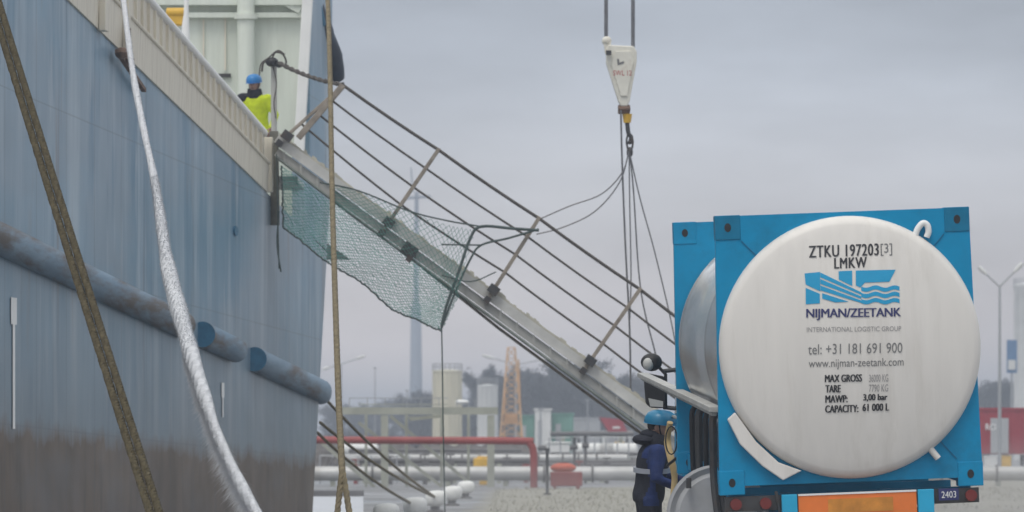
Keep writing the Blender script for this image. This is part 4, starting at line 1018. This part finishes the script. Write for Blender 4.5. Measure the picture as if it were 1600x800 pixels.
for k, (x0, x1, y, d, r, m, lb) in enumerate(((540, 980, 716, 240, .17, 'pipe_grey', 'pale pipe just above and behind the large grey pipeline'), (840, 985, 700, 262, .13, 'pipe_dark', 'dark pipe behind the white cabinet right of the red pipe'), (560, 1000, 727, 232, .1, 'pipe_dark', 'thin dark pipe between the two pale pipelines'), (860, 990, 678, 290, .12, 'pipe_dark', 'thin dark high pipe in front of the green containers'))):
    pipe_run(lb, [at(x0, y, d), at(x1, y, d)], r, M[m], [P(x, 0, d).x for x in range(int(x0)+20, int(x1), 90)], group='background pipelines')
# gantry
gy = 208
ga = thing('pipe_gantry', 'grey green steel pipe gantry with diagonal braces behind the stern lines', 'gantry', P(660, 760, gy))
q = MB(); q.bar(at(530, 642, gy), at(778, 642, gy), .3, .26); q.bar(at(560, 632, gy), at(700, 632, gy), .06, .03); q.build('top_beam', M['gantry'], ga)
for px in (601, 767):
    q = MB(); q.box((at(px, 0, gy).x, gy, 1.3), (.26, .26, 2.6)); q.build('post', M['gantry'], ga)
for px in (572, 635, 690, 732):
    q = MB(); a = at(px, 648, gy+1.6); q.box((a.x, gy+1.6, a.z/2), (.1, .1, a.z)); q.build('post', M['gantry'], ga)
for a, b in (((560, 660), (690, 760)), ((610, 650), (745, 765)), ((500, 690), (590, 765)), ((690, 650), (640, 655))):
    q = MB(); q.bar(at(*a, gy+.8), at(*b, gy+.8), .08, .12); q.build('brace', M['gantry'], ga)
q = MB()
for px in range(546, 770, 28): q.bar(at(px, 636, gy), at(px, 622, gy), .03, .03)
q.bar(at(546, 622, gy), at(700, 622, gy), .03, .03); q.build('guard_rail', M['galv'], ga)
q = MB(); q.bar(at(636, 652, gy+1.6), at(690, 652, gy+1.6), .05, .05); q.build('brace', M['gantry'], ga)
eb = MB(); prev = None
for i in range(70):
    px = 440+i*8.2; d = 300; x = P(px, 0, d).x; h = (1.55 if px < 835 else .75)+.35*noise.noise(V((px*.05, 2, 0)))
    row = [(x, d-5, 0), (x, d-3.2+noise.noise(V((px*.08, 0, 0))), h*.7), (x, d-1, h), (x, d+2, h*.9), (x, d+5, 0)]
    b = len(eb.v); eb.v += [V(p) for p in row]
    if prev is not None:
        for k in range(4): eb.f.append([prev+k, b+k, b+k+1, prev+k+1]); eb.m.append(0)
    prev = b
tag(eb.build('embankment', mat('dark_bank_earth', (.095, .085, .078), .95, var=.4, scale=1.5, dirt=(.17, .15, .13), dirt_amt=.6), fix=False), kind='structure')
for k, (x0, x1, y, d, r) in enumerate(((545, 815, 704, 250, .09), (545, 1000, 709, 244, .07), (560, 830, 720, 228, .11), (840, 1000, 722, 236, .09))):
    pipe_run(('dull dark pipe of the pipe bundle under the red pipe', 'thin dark pipe running the whole width behind the gantry', 'thicker dark pipe lowest in the bundle under the red pipe', 'dark pipe between the red float and the pale cylinder tanks')[k], [at(x0, y, d), at(x1, y, d)], r, M['pipe_dark'], [P(x, 0, d).x for x in range(int(x0)+10, int(x1), 70)], group='background pipelines')
# small background furniture
def lamp(label, px, base_d, top, heads, size=1):
    s_ = F/base_d; p = thing('street_lamp', label, 'street lamp', (P(px, 0, base_d).x, base_d, 0), group='double armed street lamps')
    q = MB(); t = at(px, top, base_d); q.tube([V((t.x, base_d, 0)), V((t.x, base_d, t.z*.5)), t], [.09*size, .075*size, .05*size], 10); q.build('pole', M['galv'], p, smooth=True)
    for hx, hy in heads:
        e = at(hx, hy, base_d); q = MB(); q.tube([t, t.lerp(e, .75)], .04*size, 8); ar = q.build('arm', M['galv'], p, smooth=True)
        q = MB(); q.tube([t.lerp(e, .62), t.lerp(e, .8), e], [.06*size, .11*size, .09*size], 10); q.build('lamp_head', M['lamp_glass'], ar, smooth=True)
lamp('double armed street lamp to the right of the tank container', 1562, 262, 448, ((1529, 417), (1598, 411)), 1.0)
lamp('distant double armed street lamp by the end of the ship', 533, 470, 569, ((504, 577), (570, 556)), 1.2)
lamp('distant double armed street lamp behind the orange lattice tower', 806, 470, 570, ((754, 555), (862, 559)), 1.2)
sl_ = thing('path_lamp', 'small white hooked lamp standing in front of the cream silo', 'lamp', at(733, 741, 290) )
q = MB(); q.tube([V((at(733, 0, 290).x, 290, 0)), at(733, 638, 290), at(728, 629, 290)], .05, 8); q.build('pole', M['galv'], sl_, smooth=True)
q = MB(); q.ell(at(722, 628, 290), (.34, .2, .12), 12); q.build('lamp_head', M['white'], sl_, smooth=True)
def silo(label, px0, px1, ytop, d, m):
    w = (px1-px0)*d/F; x = P((px0+px1)/2, 0, d).x; z = at(0, ytop, d).z
    p = thing('storage_silo', label, 'silo', (x, d, 0), group='storage silos')
    q = MB(); q.lathe([(w/2, 0), (w/2, z*.96), (w/2*1.03, z*.965), (w/2*1.03, z*.985), (w*.1, z)], 32, Matrix.Translation((x, d, 0))); q.build('wall', m, p, smooth=True)
    q = MB()
    for k in range(18):
        a = 6.283*k/18; c = V((x+w/2*math.cos(a), d+w/2*math.sin(a), z*.98)); q.tube([c, c+V((0, 0, .55))], .03, 5)
    for h in (.3, .55): q.tube([V((x+w/2*math.cos(a), d+w/2*math.sin(a), z*.98+h)) for a in [6.283*k/24 for k in range(25)]], .025, 5)
    q.build('guard_rail', M['galv'], p)
    q = MB()
    for k in range(6): a = 3.4+k*.5; q.bar((x+w/2*1.01*math.cos(a), d+w/2*1.01*math.sin(a), .1), (x+w/2*1.01*math.cos(a), d+w/2*1.01*math.sin(a), z*.95), .07, .05)
    q.build('rib', m, p)
silo('tall cream silo behind the hanging cord and gantry', 676, 722, 577, 430, M['silo'])
silo('shorter pale silo left of the orange lattice tower', 746, 778, 600, 460, M['shed_white'])
silo('white tower at the right edge behind the street lamp', 1584, 1650, 440, 520, M['shed_white'])
# orange lattice tower
def lattice(label, px, w0, w1, ybase, ytop, d):
    x = P(px, 0, d).x; k = d/F; zt = at(0, ytop, d).z
    p = thing('lattice_tower', label, 'tower', (x, d, 0)); q = MB(); n = 11
    def corner(t, sx, sy): h = lerp(w0, w1, t)*k/2; return V((x+sx*h, d+sy*h, zt*t))
    for sx in (-1, 1):
        for sy in (-1, 1): q.tube([corner(0, sx, sy), corner(1, sx, sy)], .06, 6)
    q.build('leg', M['lattice_orange'], p)
    q = MB(); C4 = ((-1, -1), (1, -1), (1, 1), (-1, 1))
    for i in range(n):
        for (a, b) in zip(C4, C4[1:]+C4[:1]):
            q.bar(corner(i/n, *a), corner((i+1)/n, *b), .05, .05); q.bar(corner((i+1)/n, *a), corner((i+1)/n, *b), .05, .05); q.bar(corner(i/n, *b), corner((i+1)/n, *a), .05, .05)
    q.build('bracing', M['lattice_orange'], p)
    q = MB(); q.box((x, d, zt*.40), (w0*.5*k, w0*.5*k, .7)); q.build('machine_cabin', M['lattice_orange'], p)
    q = MB(); q.bar((x+w0*.42*k, d-.2, 0), (x+w0*.26*k, d-.2, zt*.90), .13, .13); q.bar((x-w0*.3*k, d-.2, 0), (x-w0*.22*k, d-.2, zt*.72), .1, .1); q.build('side_mast', M['lattice_orange'], p)
lattice('orange lattice tower standing beyond the pipes in the middle of the view', 799, 42, 11, 690, 543, 380)
# very distant mast with cross arm
mt = thing('tall_mast', 'faint tall blue grey mast with a cross arm far behind the gangway', 'mast', P(650, 690, 900))
q = MB(); xx = P(650, 0, 900).x; q.tube([V((xx, 900, 0)), at(650, 480, 900), at(650, 470, 900), at(651, 300, 900)], [1.1, .8, .45, .3], 16); q.build('column', M['tower'], mt, smooth=True)
q = MB(); q.bar(at(630, 310, 900), at(673, 307, 900), .4, .4); q.bar(at(645, 300, 900), at(642, 262, 900), .2, .2); q.build('cross_arm', M['tower'], mt)
# sheds and boxes
def shed(name, label, cat, px0, px1, ytop, d, m, depth=6, z0=0, roof=None, corr=True, group=None):
    x0, x1 = P(px0, 0, d).x, P(px1, 0, d).x; zt = at(0, ytop, d).z
    p = thing(name, label, cat, ((x0+x1)/2, d+depth/2, z0), group=group)
    q = MB(); q.box(((x0+x1)/2, d+depth/2, (zt+z0)/2), (x1-x0, depth, zt-z0))
    if corr:
        n = max(3, int((x1-x0)/.35))
        for i in range(n): q.box((x0+(i+.5)*(x1-x0)/n, d-.02, (zt+z0)/2), ((x1-x0)/n*.45, .06, (zt-z0)*.94))
    q.build('wall', m, p)
    q = MB(); q.box(((x0+x1)/2, d+depth/2, zt+.06), (x1-x0+.16, depth+.16, .12)); q.build('roof', roof or m, p)
    q = MB(); q.box((lerp(x0, x1, .3), d-.06, z0+(zt-z0)*.42), (min(1, (x1-x0)*.25), .05, (zt-z0)*.8)); dr = q.build('door', M['shed_grey'], p)
    return p
shed('storage_shed', 'white shed between the green containers', 'shed', 836, 861, 641, 400, M['shed_white'])
shed('shipping_container', 'green container left of the white shed', 'container', 812, 835, 651, 402, M['green_box'], group='green containers')
shed('shipping_container', 'larger green container right of the white shed', 'container', 862, 896, 648, 402, M['green_box'], group='green containers')
shed('office_cabin', 'grey cabin between the green container and the red roofed hut', 'cabin', 897, 938, 655, 430, M['shed_grey'])
hut = shed('guard_hut', 'pale hut with a red sloping roof behind the lifting sling', 'hut', 942, 986, 676, 400, M['shed_white'])
q = MB(); q.prism([at(x, y, 399.6) for x, y in ((937, 652), (972, 655), (981, 676), (952, 676))], (0, 6.6, 0)); q.build('roof_slope', M['red_box'], hut)
sg2 = thing('road_sign', 'small round red and white sign in front of the red roofed hut', 'sign', V((at(963, 0, 396).x, 396, 0)))
q = MB(); q.tube([V((at(963, 0, 396).x, 396, 0)), at(963, 668, 396)], .05, 6); q.build('pole', M['galv'], sg2)
q = MB(); c = at(963, 668, 395.9); q.lathe([(.4, -.02), (.4, .02)], 20, Matrix.Translation(c) @ Matrix.Rotation(R(90), 4, 'X')); q.build('face', M['red_box'], sg2)
q = MB(); q.box(c+V((0, -.03, 0)), (.5, .02, .14)); q.build('bar_mark', M['white'], sg2)
q = MB(); c = at(968, 689, 330); q.box((c.x, 330, .8), (.8, .6, .9)); q.box((c.x, 330, 1.4), (.5, .4, .5)); q.tube([(c.x-.3, 330, .0), (c.x-.3, 330, .5)], .06, 6); q.tube([(c.x+.3, 330, .0), (c.x+.3, 330, .5)], .06, 6)
tag(q.build('machine', M['yellow'], bevel=.05), 'small yellow machine below the red roofed hut', 'machine')
q = MB(); c = at(755, 730, 220); q.box((c.x, 220, .72), (.75, .5, .6)); q.box((c.x, 220, .2), (.3, .3, .4)); q.box((c.x, 220, 1.05), (.5, .4, .08))
tag(q.build('valve_cabinet', M['yellow'], bevel=.04), 'yellow cabinet beside the right post of the gantry', 'cabinet')
q = MB(); c = at(872, 703, 250); q.box((c.x, 250, .9), (1.0, .6, 1.3)); q.box((c.x, 250, .12), (.8, .5, .24)); q.box((c.x, 250, 1.6), (1.1, .7, .08))
tag(q.build('switch_cabinet', M['shed_white'], bevel=.03), 'white switch cabinet behind the dark fence post', 'cabinet')
fp = MB(); x = at(855, 0, 178).x; fp.tube([(x, 178, 0), (x, 178, 1.45)], .05, 8); fp.box((x, 178, 1.4), (.16, .1, .1)); fp.box((x, 178, .03), (.25, .25, .06))
tag(fp.build('fence_post', M['dark'], smooth=True, angle=30), 'slim dark post standing right of the red pipe bend', 'post')
fl = thing('red_float', 'orange red oval drum lying on the large pipeline', 'drum', (at(880, 0, 211).x, 211, .7))
q = MB(); c = at(880, 731, 211); q.ell(c, (.48, .26, .19), 16); q.build('drum', mat('orange_red_plastic', (.50, .10, .05), .5, var=.1), fl, smooth=True)
q = MB(); q.box(c+V((0, 0, .17)), (.3, .16, .08)); q.build('handle', M['dark'], fl)
q = MB(); c = at(885, 765, 200); q.box((c.x, 200, .35), (1.1, .4, .5)); q.box((c.x-.4, 200, .08), (.12, .4, .16)); q.box((c.x+.4, 200, .08), (.12, .4, .16))
tag(q.build('red_skid', M['pipe_red'], bevel=.03), 'low dull red skid under the large grey pipeline', 'skid')
rnd = random.Random(11)
for i, (px, lb) in enumerate(((560, 'low white tank wagon just right of the ship end'), (930, 'pale cylinder tank left of the lifting sling'), (965, 'pale cylinder tank right of the first, by the sling'))):
    d = 255; p = thing('horizontal_tank', lb, 'tank', (at(px, 0, d).x, d, 0), group='low horizontal tanks')
    c = at(px, 703, d); q = MB(); q.tube([c+V((-.9, 0, 0)), c+V((-.8, 0, 0)), c+V((.8, 0, 0)), c+V((.9, 0, 0))], [.15, .3, .3, .15], 16); q.build('vessel', M['shed_white'], p, smooth=True)
    for s_ in (-1, 1): q = MB(); q.box((c.x+s_*.5, d, (c.z-.25)/2), (.12, .4, c.z-.25)); q.build('saddle', M['gantry'], p)
# more dark pipework clutter
for i in range(9):
    px = rnd.choice([550, 580, 620, 650, 665, 710, 745, 900, 920, 945, 985])+rnd.uniform(-6, 6); d = rnd.uniform(225, 300); x = at(px, 0, d).x; h = rnd.uniform(.9, 2.0)
    q = MB(); q.tube([(x, d, 0), (x, d, h)], .06, 8); q.tube([(x-.14, d, h*.8), (x+.14, d, h*.8)], .1, 8); q.lathe([(.18, h), (.18, h+.03)], 12, Matrix.Translation((x, d, 0)))
    tag(q.build('valve_stand', M['pipe_dark'], smooth=True, angle=30), 'small dark valve stand among the background pipes', 'valve', 'valve stands among the pipes')
for lb, x0, x1, yt, d, n in (('pale grey pipe railing between the white cabinet and the lifting sling', 858, 1000, 684, 240, 9), ('low grey railing on the far side of the pale apron', 500, 640, 712, 224, 8)):
    p = thing('railing', lb, 'railing', (at(x0, 0, d).x, d, 0), group='railings among the pipes')
    for k in range(n):
        x = lerp(at(x0, 0, d).x, at(x1, 0, d).x, k/(n-1)); q = MB(); q.tube([(x, d, 0), (x, d, at(0, yt, d).z)], .03, 6); q.build('post', M['galv'], p)
    for f_ in (1, .55): q = MB(); q.tube([(at(x0, 0, d).x, d, at(0, yt, d).z*f_), (at(x1, 0, d).x, d, at(0, yt, d).z*f_)], .025, 6); q.build('rail', M['galv'], p)
for px, yt, d, lb in ((845, 640, 330, 'thin grey pole rising in front of the white shed'), (586, 575, 520, 'faint thin pole in the haze right of the tan rope'), (918, 625, 420, 'thin pole in front of the grey cabin'), (636, 610, 480, 'faint short pole just left of the tall mast')):
    q = MB(); c = at(px, 0, d); zt = at(0, yt, d).z; q.tube([(c.x, d, 0), (c.x, d, zt)], [.07, .04], 6); q.box((c.x, d, zt), (.3, .12, .1))
    tag(q.build('light_pole', M['galv']), lb, 'pole', 'thin poles in the haze')
for px in (520, 556, 610, 664, 704, 792, 822, 870, 905, 948):
    d = 226+random.uniform(-6, 6); c = at(px, 0, d); q = MB(); h = random.uniform(.5, .9)
    q.tube([(c.x, d, 0), (c.x, d, h)], .09, 8); q.box((c.x, d, h), (.3, .25, .22)); q.tube([(c.x, d, h), (c.x, d, h+.3)], .025, 6); q.tube([(c.x-.16, d, h+.3), (c.x+.16, d, h+.3)], .03, 6)
    tag(q.build('gate_valve', M['pipe_red'] if px in (556, 822, 905) else M['pipe_dark'], smooth=True, angle=30), ('dull red' if px in (556, 822, 905) else 'dark')+' gate valve standing among the low pipes', 'valve', 'gate valves among the pipes')
# right side: red container on blocks, sign
rc = shed('shipping_container', 'red container behind the lamp at the right edge', 'container', 1528, 1640, 641, 275, M['red_box'], depth=2.4, z0=1.05)
q = MB(); vs, fs = text_mesh('RCI', .02); q.add([at(lerp(1540, 1556, u), lerp(672, 662, v), 274.9) for u, v in vs], fs); q.build('lettering', M['white'], rc, fix=False)
q = MB()
for px in (1532, 1570, 1605, 1635): q.box((at(px, 0, 275).x, 276.2, .5), (.3, 2.0, 1.05))
tag(q.build('support_blocks', M['concrete']), 'concrete blocks carrying the red container', 'blocks')
for px, m, lb in ((1548, 'shed_white', 'white crate in front of the red container'), (1570, 'yellow', 'yellow barrier box below the red container')):
    q = MB(); c = at(px, 703, 268); q.box((c.x, 268, .55), (.55, .5, .75)); q.box((c.x, 268, .09), (.45, .45, .18)); q.box((c.x, 268, .96), (.6, .55, .06))
    tag(q.build('crate', M[m], bevel=.02), lb, 'crate', 'crates by the red container')
bs = thing('notice_board', 'blue notice board standing right of the street lamp pole', 'board', V((at(1581, 0, 420).x, 420, 0)))
q = MB(); q.box(at(1581, 557, 420), (.75, .08, 2.4)); q.build('panel', M['sign_blue'], bs)
q = MB(); q.tube([V((at(1581, 0, 420).x, 420.1, 0)), V((at(1581, 0, 420).x, 420.1, 8))], .08, 8); q.build('pole', M['galv'], bs)
q = MB(); q.box(at(1581, 570, 419.9), (.55, .03, .7)); q.build('pale_patch', M['lamp_glass'], bs)

# ------------------------------------------------------------------ trees far behind: one kind of bare twiggy tree
def make_tree(name, seed, h, w, poplar=False):
    rnd = random.Random(seed); t = thing(name, 'tree', 'tree')
    q = MB(); q.tube([(0, 0, 0), (.1, 0, h*.35), (-.05, .1, h*.8)], [h*.022, h*.016, h*.004], 7)
    tips = []
    for i in range(26):
        z = h*rnd.uniform(.22, .85); a = rnd.uniform(0, 6.28); f = math.sin(math.pi*min(1, (z/h-.12)/.95))**.7; l = w*.5*f*rnd.uniform(.6, 1)
        e = V((math.cos(a)*l, math.sin(a)*l, z+l*(.9 if poplar else .55))); q.tube([V((0, 0, z)), V((0, 0, z)).lerp(e, .5)+V((0, 0, .1)), e], [h*.007, h*.004, h*.0015], 4); tips.append((V((0, 0, z)), e))
    q.build('trunk', M['bark'], t, local=True)
    c = MB()
    for i in range(5200):
        a, e = rnd.choice(tips); p = a.lerp(e, rnd.uniform(.35, 1.12))+V((rnd.gauss(0, w*.06), rnd.gauss(0, w*.06), rnd.gauss(0, h*.035)))
        d = V((rnd.gauss(0, 1), rnd.gauss(0, 1), rnd.gauss(.8, .7))).normalized()*rnd.uniform(.25, .8); s_ = d.cross(V((rnd.gauss(0, 1), rnd.gauss(0, 1), .1))).normalized()*rnd.uniform(.04, .12)
        c.add([p-s_, p+s_, p+d], [(0, 1, 2)])
    c.build('crown', M['twig'], t, local=True, fix=False)
    return t
protos = [make_tree('bare_tree', 1, 10, 7), make_tree('bare_tree', 2, 9.5, 8), make_tree('poplar_tree', 3, 11, 4.5, True)]
used = [False]*3
spots = []
rnd = random.Random(21)
for px in (752, 770, 786, 803, 822): spots.append((px, rnd.uniform(563, 578), 720, 2))
for px in (846, 866, 880, 897, 914, 932, 950, 968, 986, 1003): spots.append((px, rnd.uniform(560, 590)+max(0, px-930)*.35, 700+rnd.uniform(-30, 40), rnd.choice([0, 1, 1, 2])))
for px in (655, 668, 735): spots.append((px, rnd.uniform(598, 622), 760, 0))
for px in (520, 548, 575, 603, 628, 700): spots.append((px, rnd.uniform(622, 640), 900, rnd.choice([0, 1])))
for px in (1545, 1562, 1584, 1604): spots.append((px, rnd.uniform(590, 606), 760, rnd.choice([0, 1])))
zone = lambda px: 'in the low row beyond the ship end' if px < 640 else 'behind the cream silo' if px < 740 else 'in the clump around the orange tower' if px < 835 else 'in the wood behind the gangway foot' if px < 1020 else 'far behind the red container'
for px, yt, d, k in spots:
    t = protos[k] if not used[k] else copy_tree(protos[k]); used[k] = True
    hh = {0: 10*1.06, 1: 9.5*1.05, 2: 11*1.08}[k]; z = (HZ-yt)*d/F+EYE; s_ = z/hh
    t.location = (P(px, 0, d).x, d, 0); t.scale = (max(s_, .7)*1.05, max(s_, .7)*1.05, s_); t.rotation_euler = (0, 0, rnd.uniform(0, 6.28))
    tag(t, ('slender' if k == 2 else 'spreading')+' bare winter tree '+zone(px), 'tree', 'bare trees in the far background')
# far belt of scrub under the trees
q = MB(); rnd = random.Random(5)
for i in range(16000):
    px = rnd.uniform(480, 1650); d = rnd.uniform(640, 980); x = P(px, 0, d).x; z = rnd.uniform(0, 1)**.6*(2.6 if px < 640 else 3.4 if px < 740 else 5.0 if px < 836 else 6.5)*(.75+.4*noise.noise(V((px*.02, d*.01, 0))))
    if 1020 < px < 1530 and z > 4.5: continue
    a = rnd.uniform(0, 6.28); s_ = rnd.uniform(.2, .6); q.add([(x-s_*math.cos(a), d-s_*math.sin(a), max(0, z-.4)), (x+s_*math.cos(a), d+s_*math.sin(a), max(0, z-.3)), (x+rnd.uniform(-.4, .4), d, z+rnd.uniform(.3, .9))], [(0, 1, 2)])
tag(q.build('scrub', M['twig'], fix=False), 'dark belt of far scrub along the horizon behind the pipes', 'scrub', kind='stuff')

# ------------------------------------------------------------------ hazy harbour air
hz = MB(); hz.box((0, 1640, 10.9), (3100, 3760, 31.0)); ho = hz.build('haze', bpy.data.materials.new('harbour_haze')); tag(ho, kind='stuff')
hmat = ho.data.materials[0]; hmat.use_nodes = True; ht = hmat.node_tree; ht.nodes.clear()
ho_ = ht.nodes.new('ShaderNodeOutputMaterial'); hv = ht.nodes.new('ShaderNodeVolumePrincipled'); hv.inputs['Color'].default_value = (.80, .87, .98, 1); hv.inputs['Density'].default_value = .00078; hv.inputs['Anisotropy'].default_value = .2
ht.links.new(hv.outputs[0], ho_.inputs['Volume'])

# low steam drifting over the quay around the truck
def steam(label, c, size, dens):
    q = MB(); q.box(c, size); o = q.build('steam', bpy.data.materials.new('steam')); tag(o, label, 'steam', kind='stuff')
    m = o.data.materials[0]; m.use_nodes = True; t = m.node_tree; t.nodes.clear(); lk = t.links.new; n = t.nodes
    o_ = n.new('ShaderNodeOutputMaterial'); v = n.new('ShaderNodeVolumePrincipled'); v.inputs['Color'].default_value = (.96, .96, .97, 1)
    tcn = n.new('ShaderNodeTexCoord'); mp_ = n.new('ShaderNodeMapping'); mp_.inputs['Location'].default_value = (-1, -1, -1); mp_.inputs['Scale'].default_value = (2, 2, 2)
    g_ = n.new('ShaderNodeTexGradient'); g_.gradient_type = 'SPHERICAL'
    nz_ = n.new('ShaderNodeTexNoise'); nz_.inputs['Scale'].default_value = .9; nz_.inputs['Detail'].default_value = 4
    r_ = n.new('ShaderNodeMapRange'); r_.inputs[1].default_value = .42; r_.inputs[2].default_value = .68
    a_ = n.new('ShaderNodeMath'); a_.operation = 'MULTIPLY'; b_ = n.new('ShaderNodeMath'); b_.operation = 'MULTIPLY'; b_.inputs[1].default_value = dens
    lk(tcn.outputs['Generated'], mp_.inputs[0]); lk(mp_.outputs[0], g_.inputs[0]); lk(tcn.outputs['Object'], nz_.inputs['Vector']); lk(nz_.outputs[0], r_.inputs[0])
    lk(g_.outputs[1], a_.inputs[0]); lk(r_.outputs[0], a_.inputs[1]); lk(a_.outputs[0], b_.inputs[0]); lk(b_.outputs[0], v.inputs['Density']); lk(v.outputs[0], o_.inputs['Volume'])
steam('thin white steam drifting low over the ground right of the truck', (6.2, 62, .5), (5.5, 9, 2.6), .9)
steam('thin white steam hanging over the verge behind the navy jacketed man', (.9, 92, .5), (9, 22, 2.4), .10)
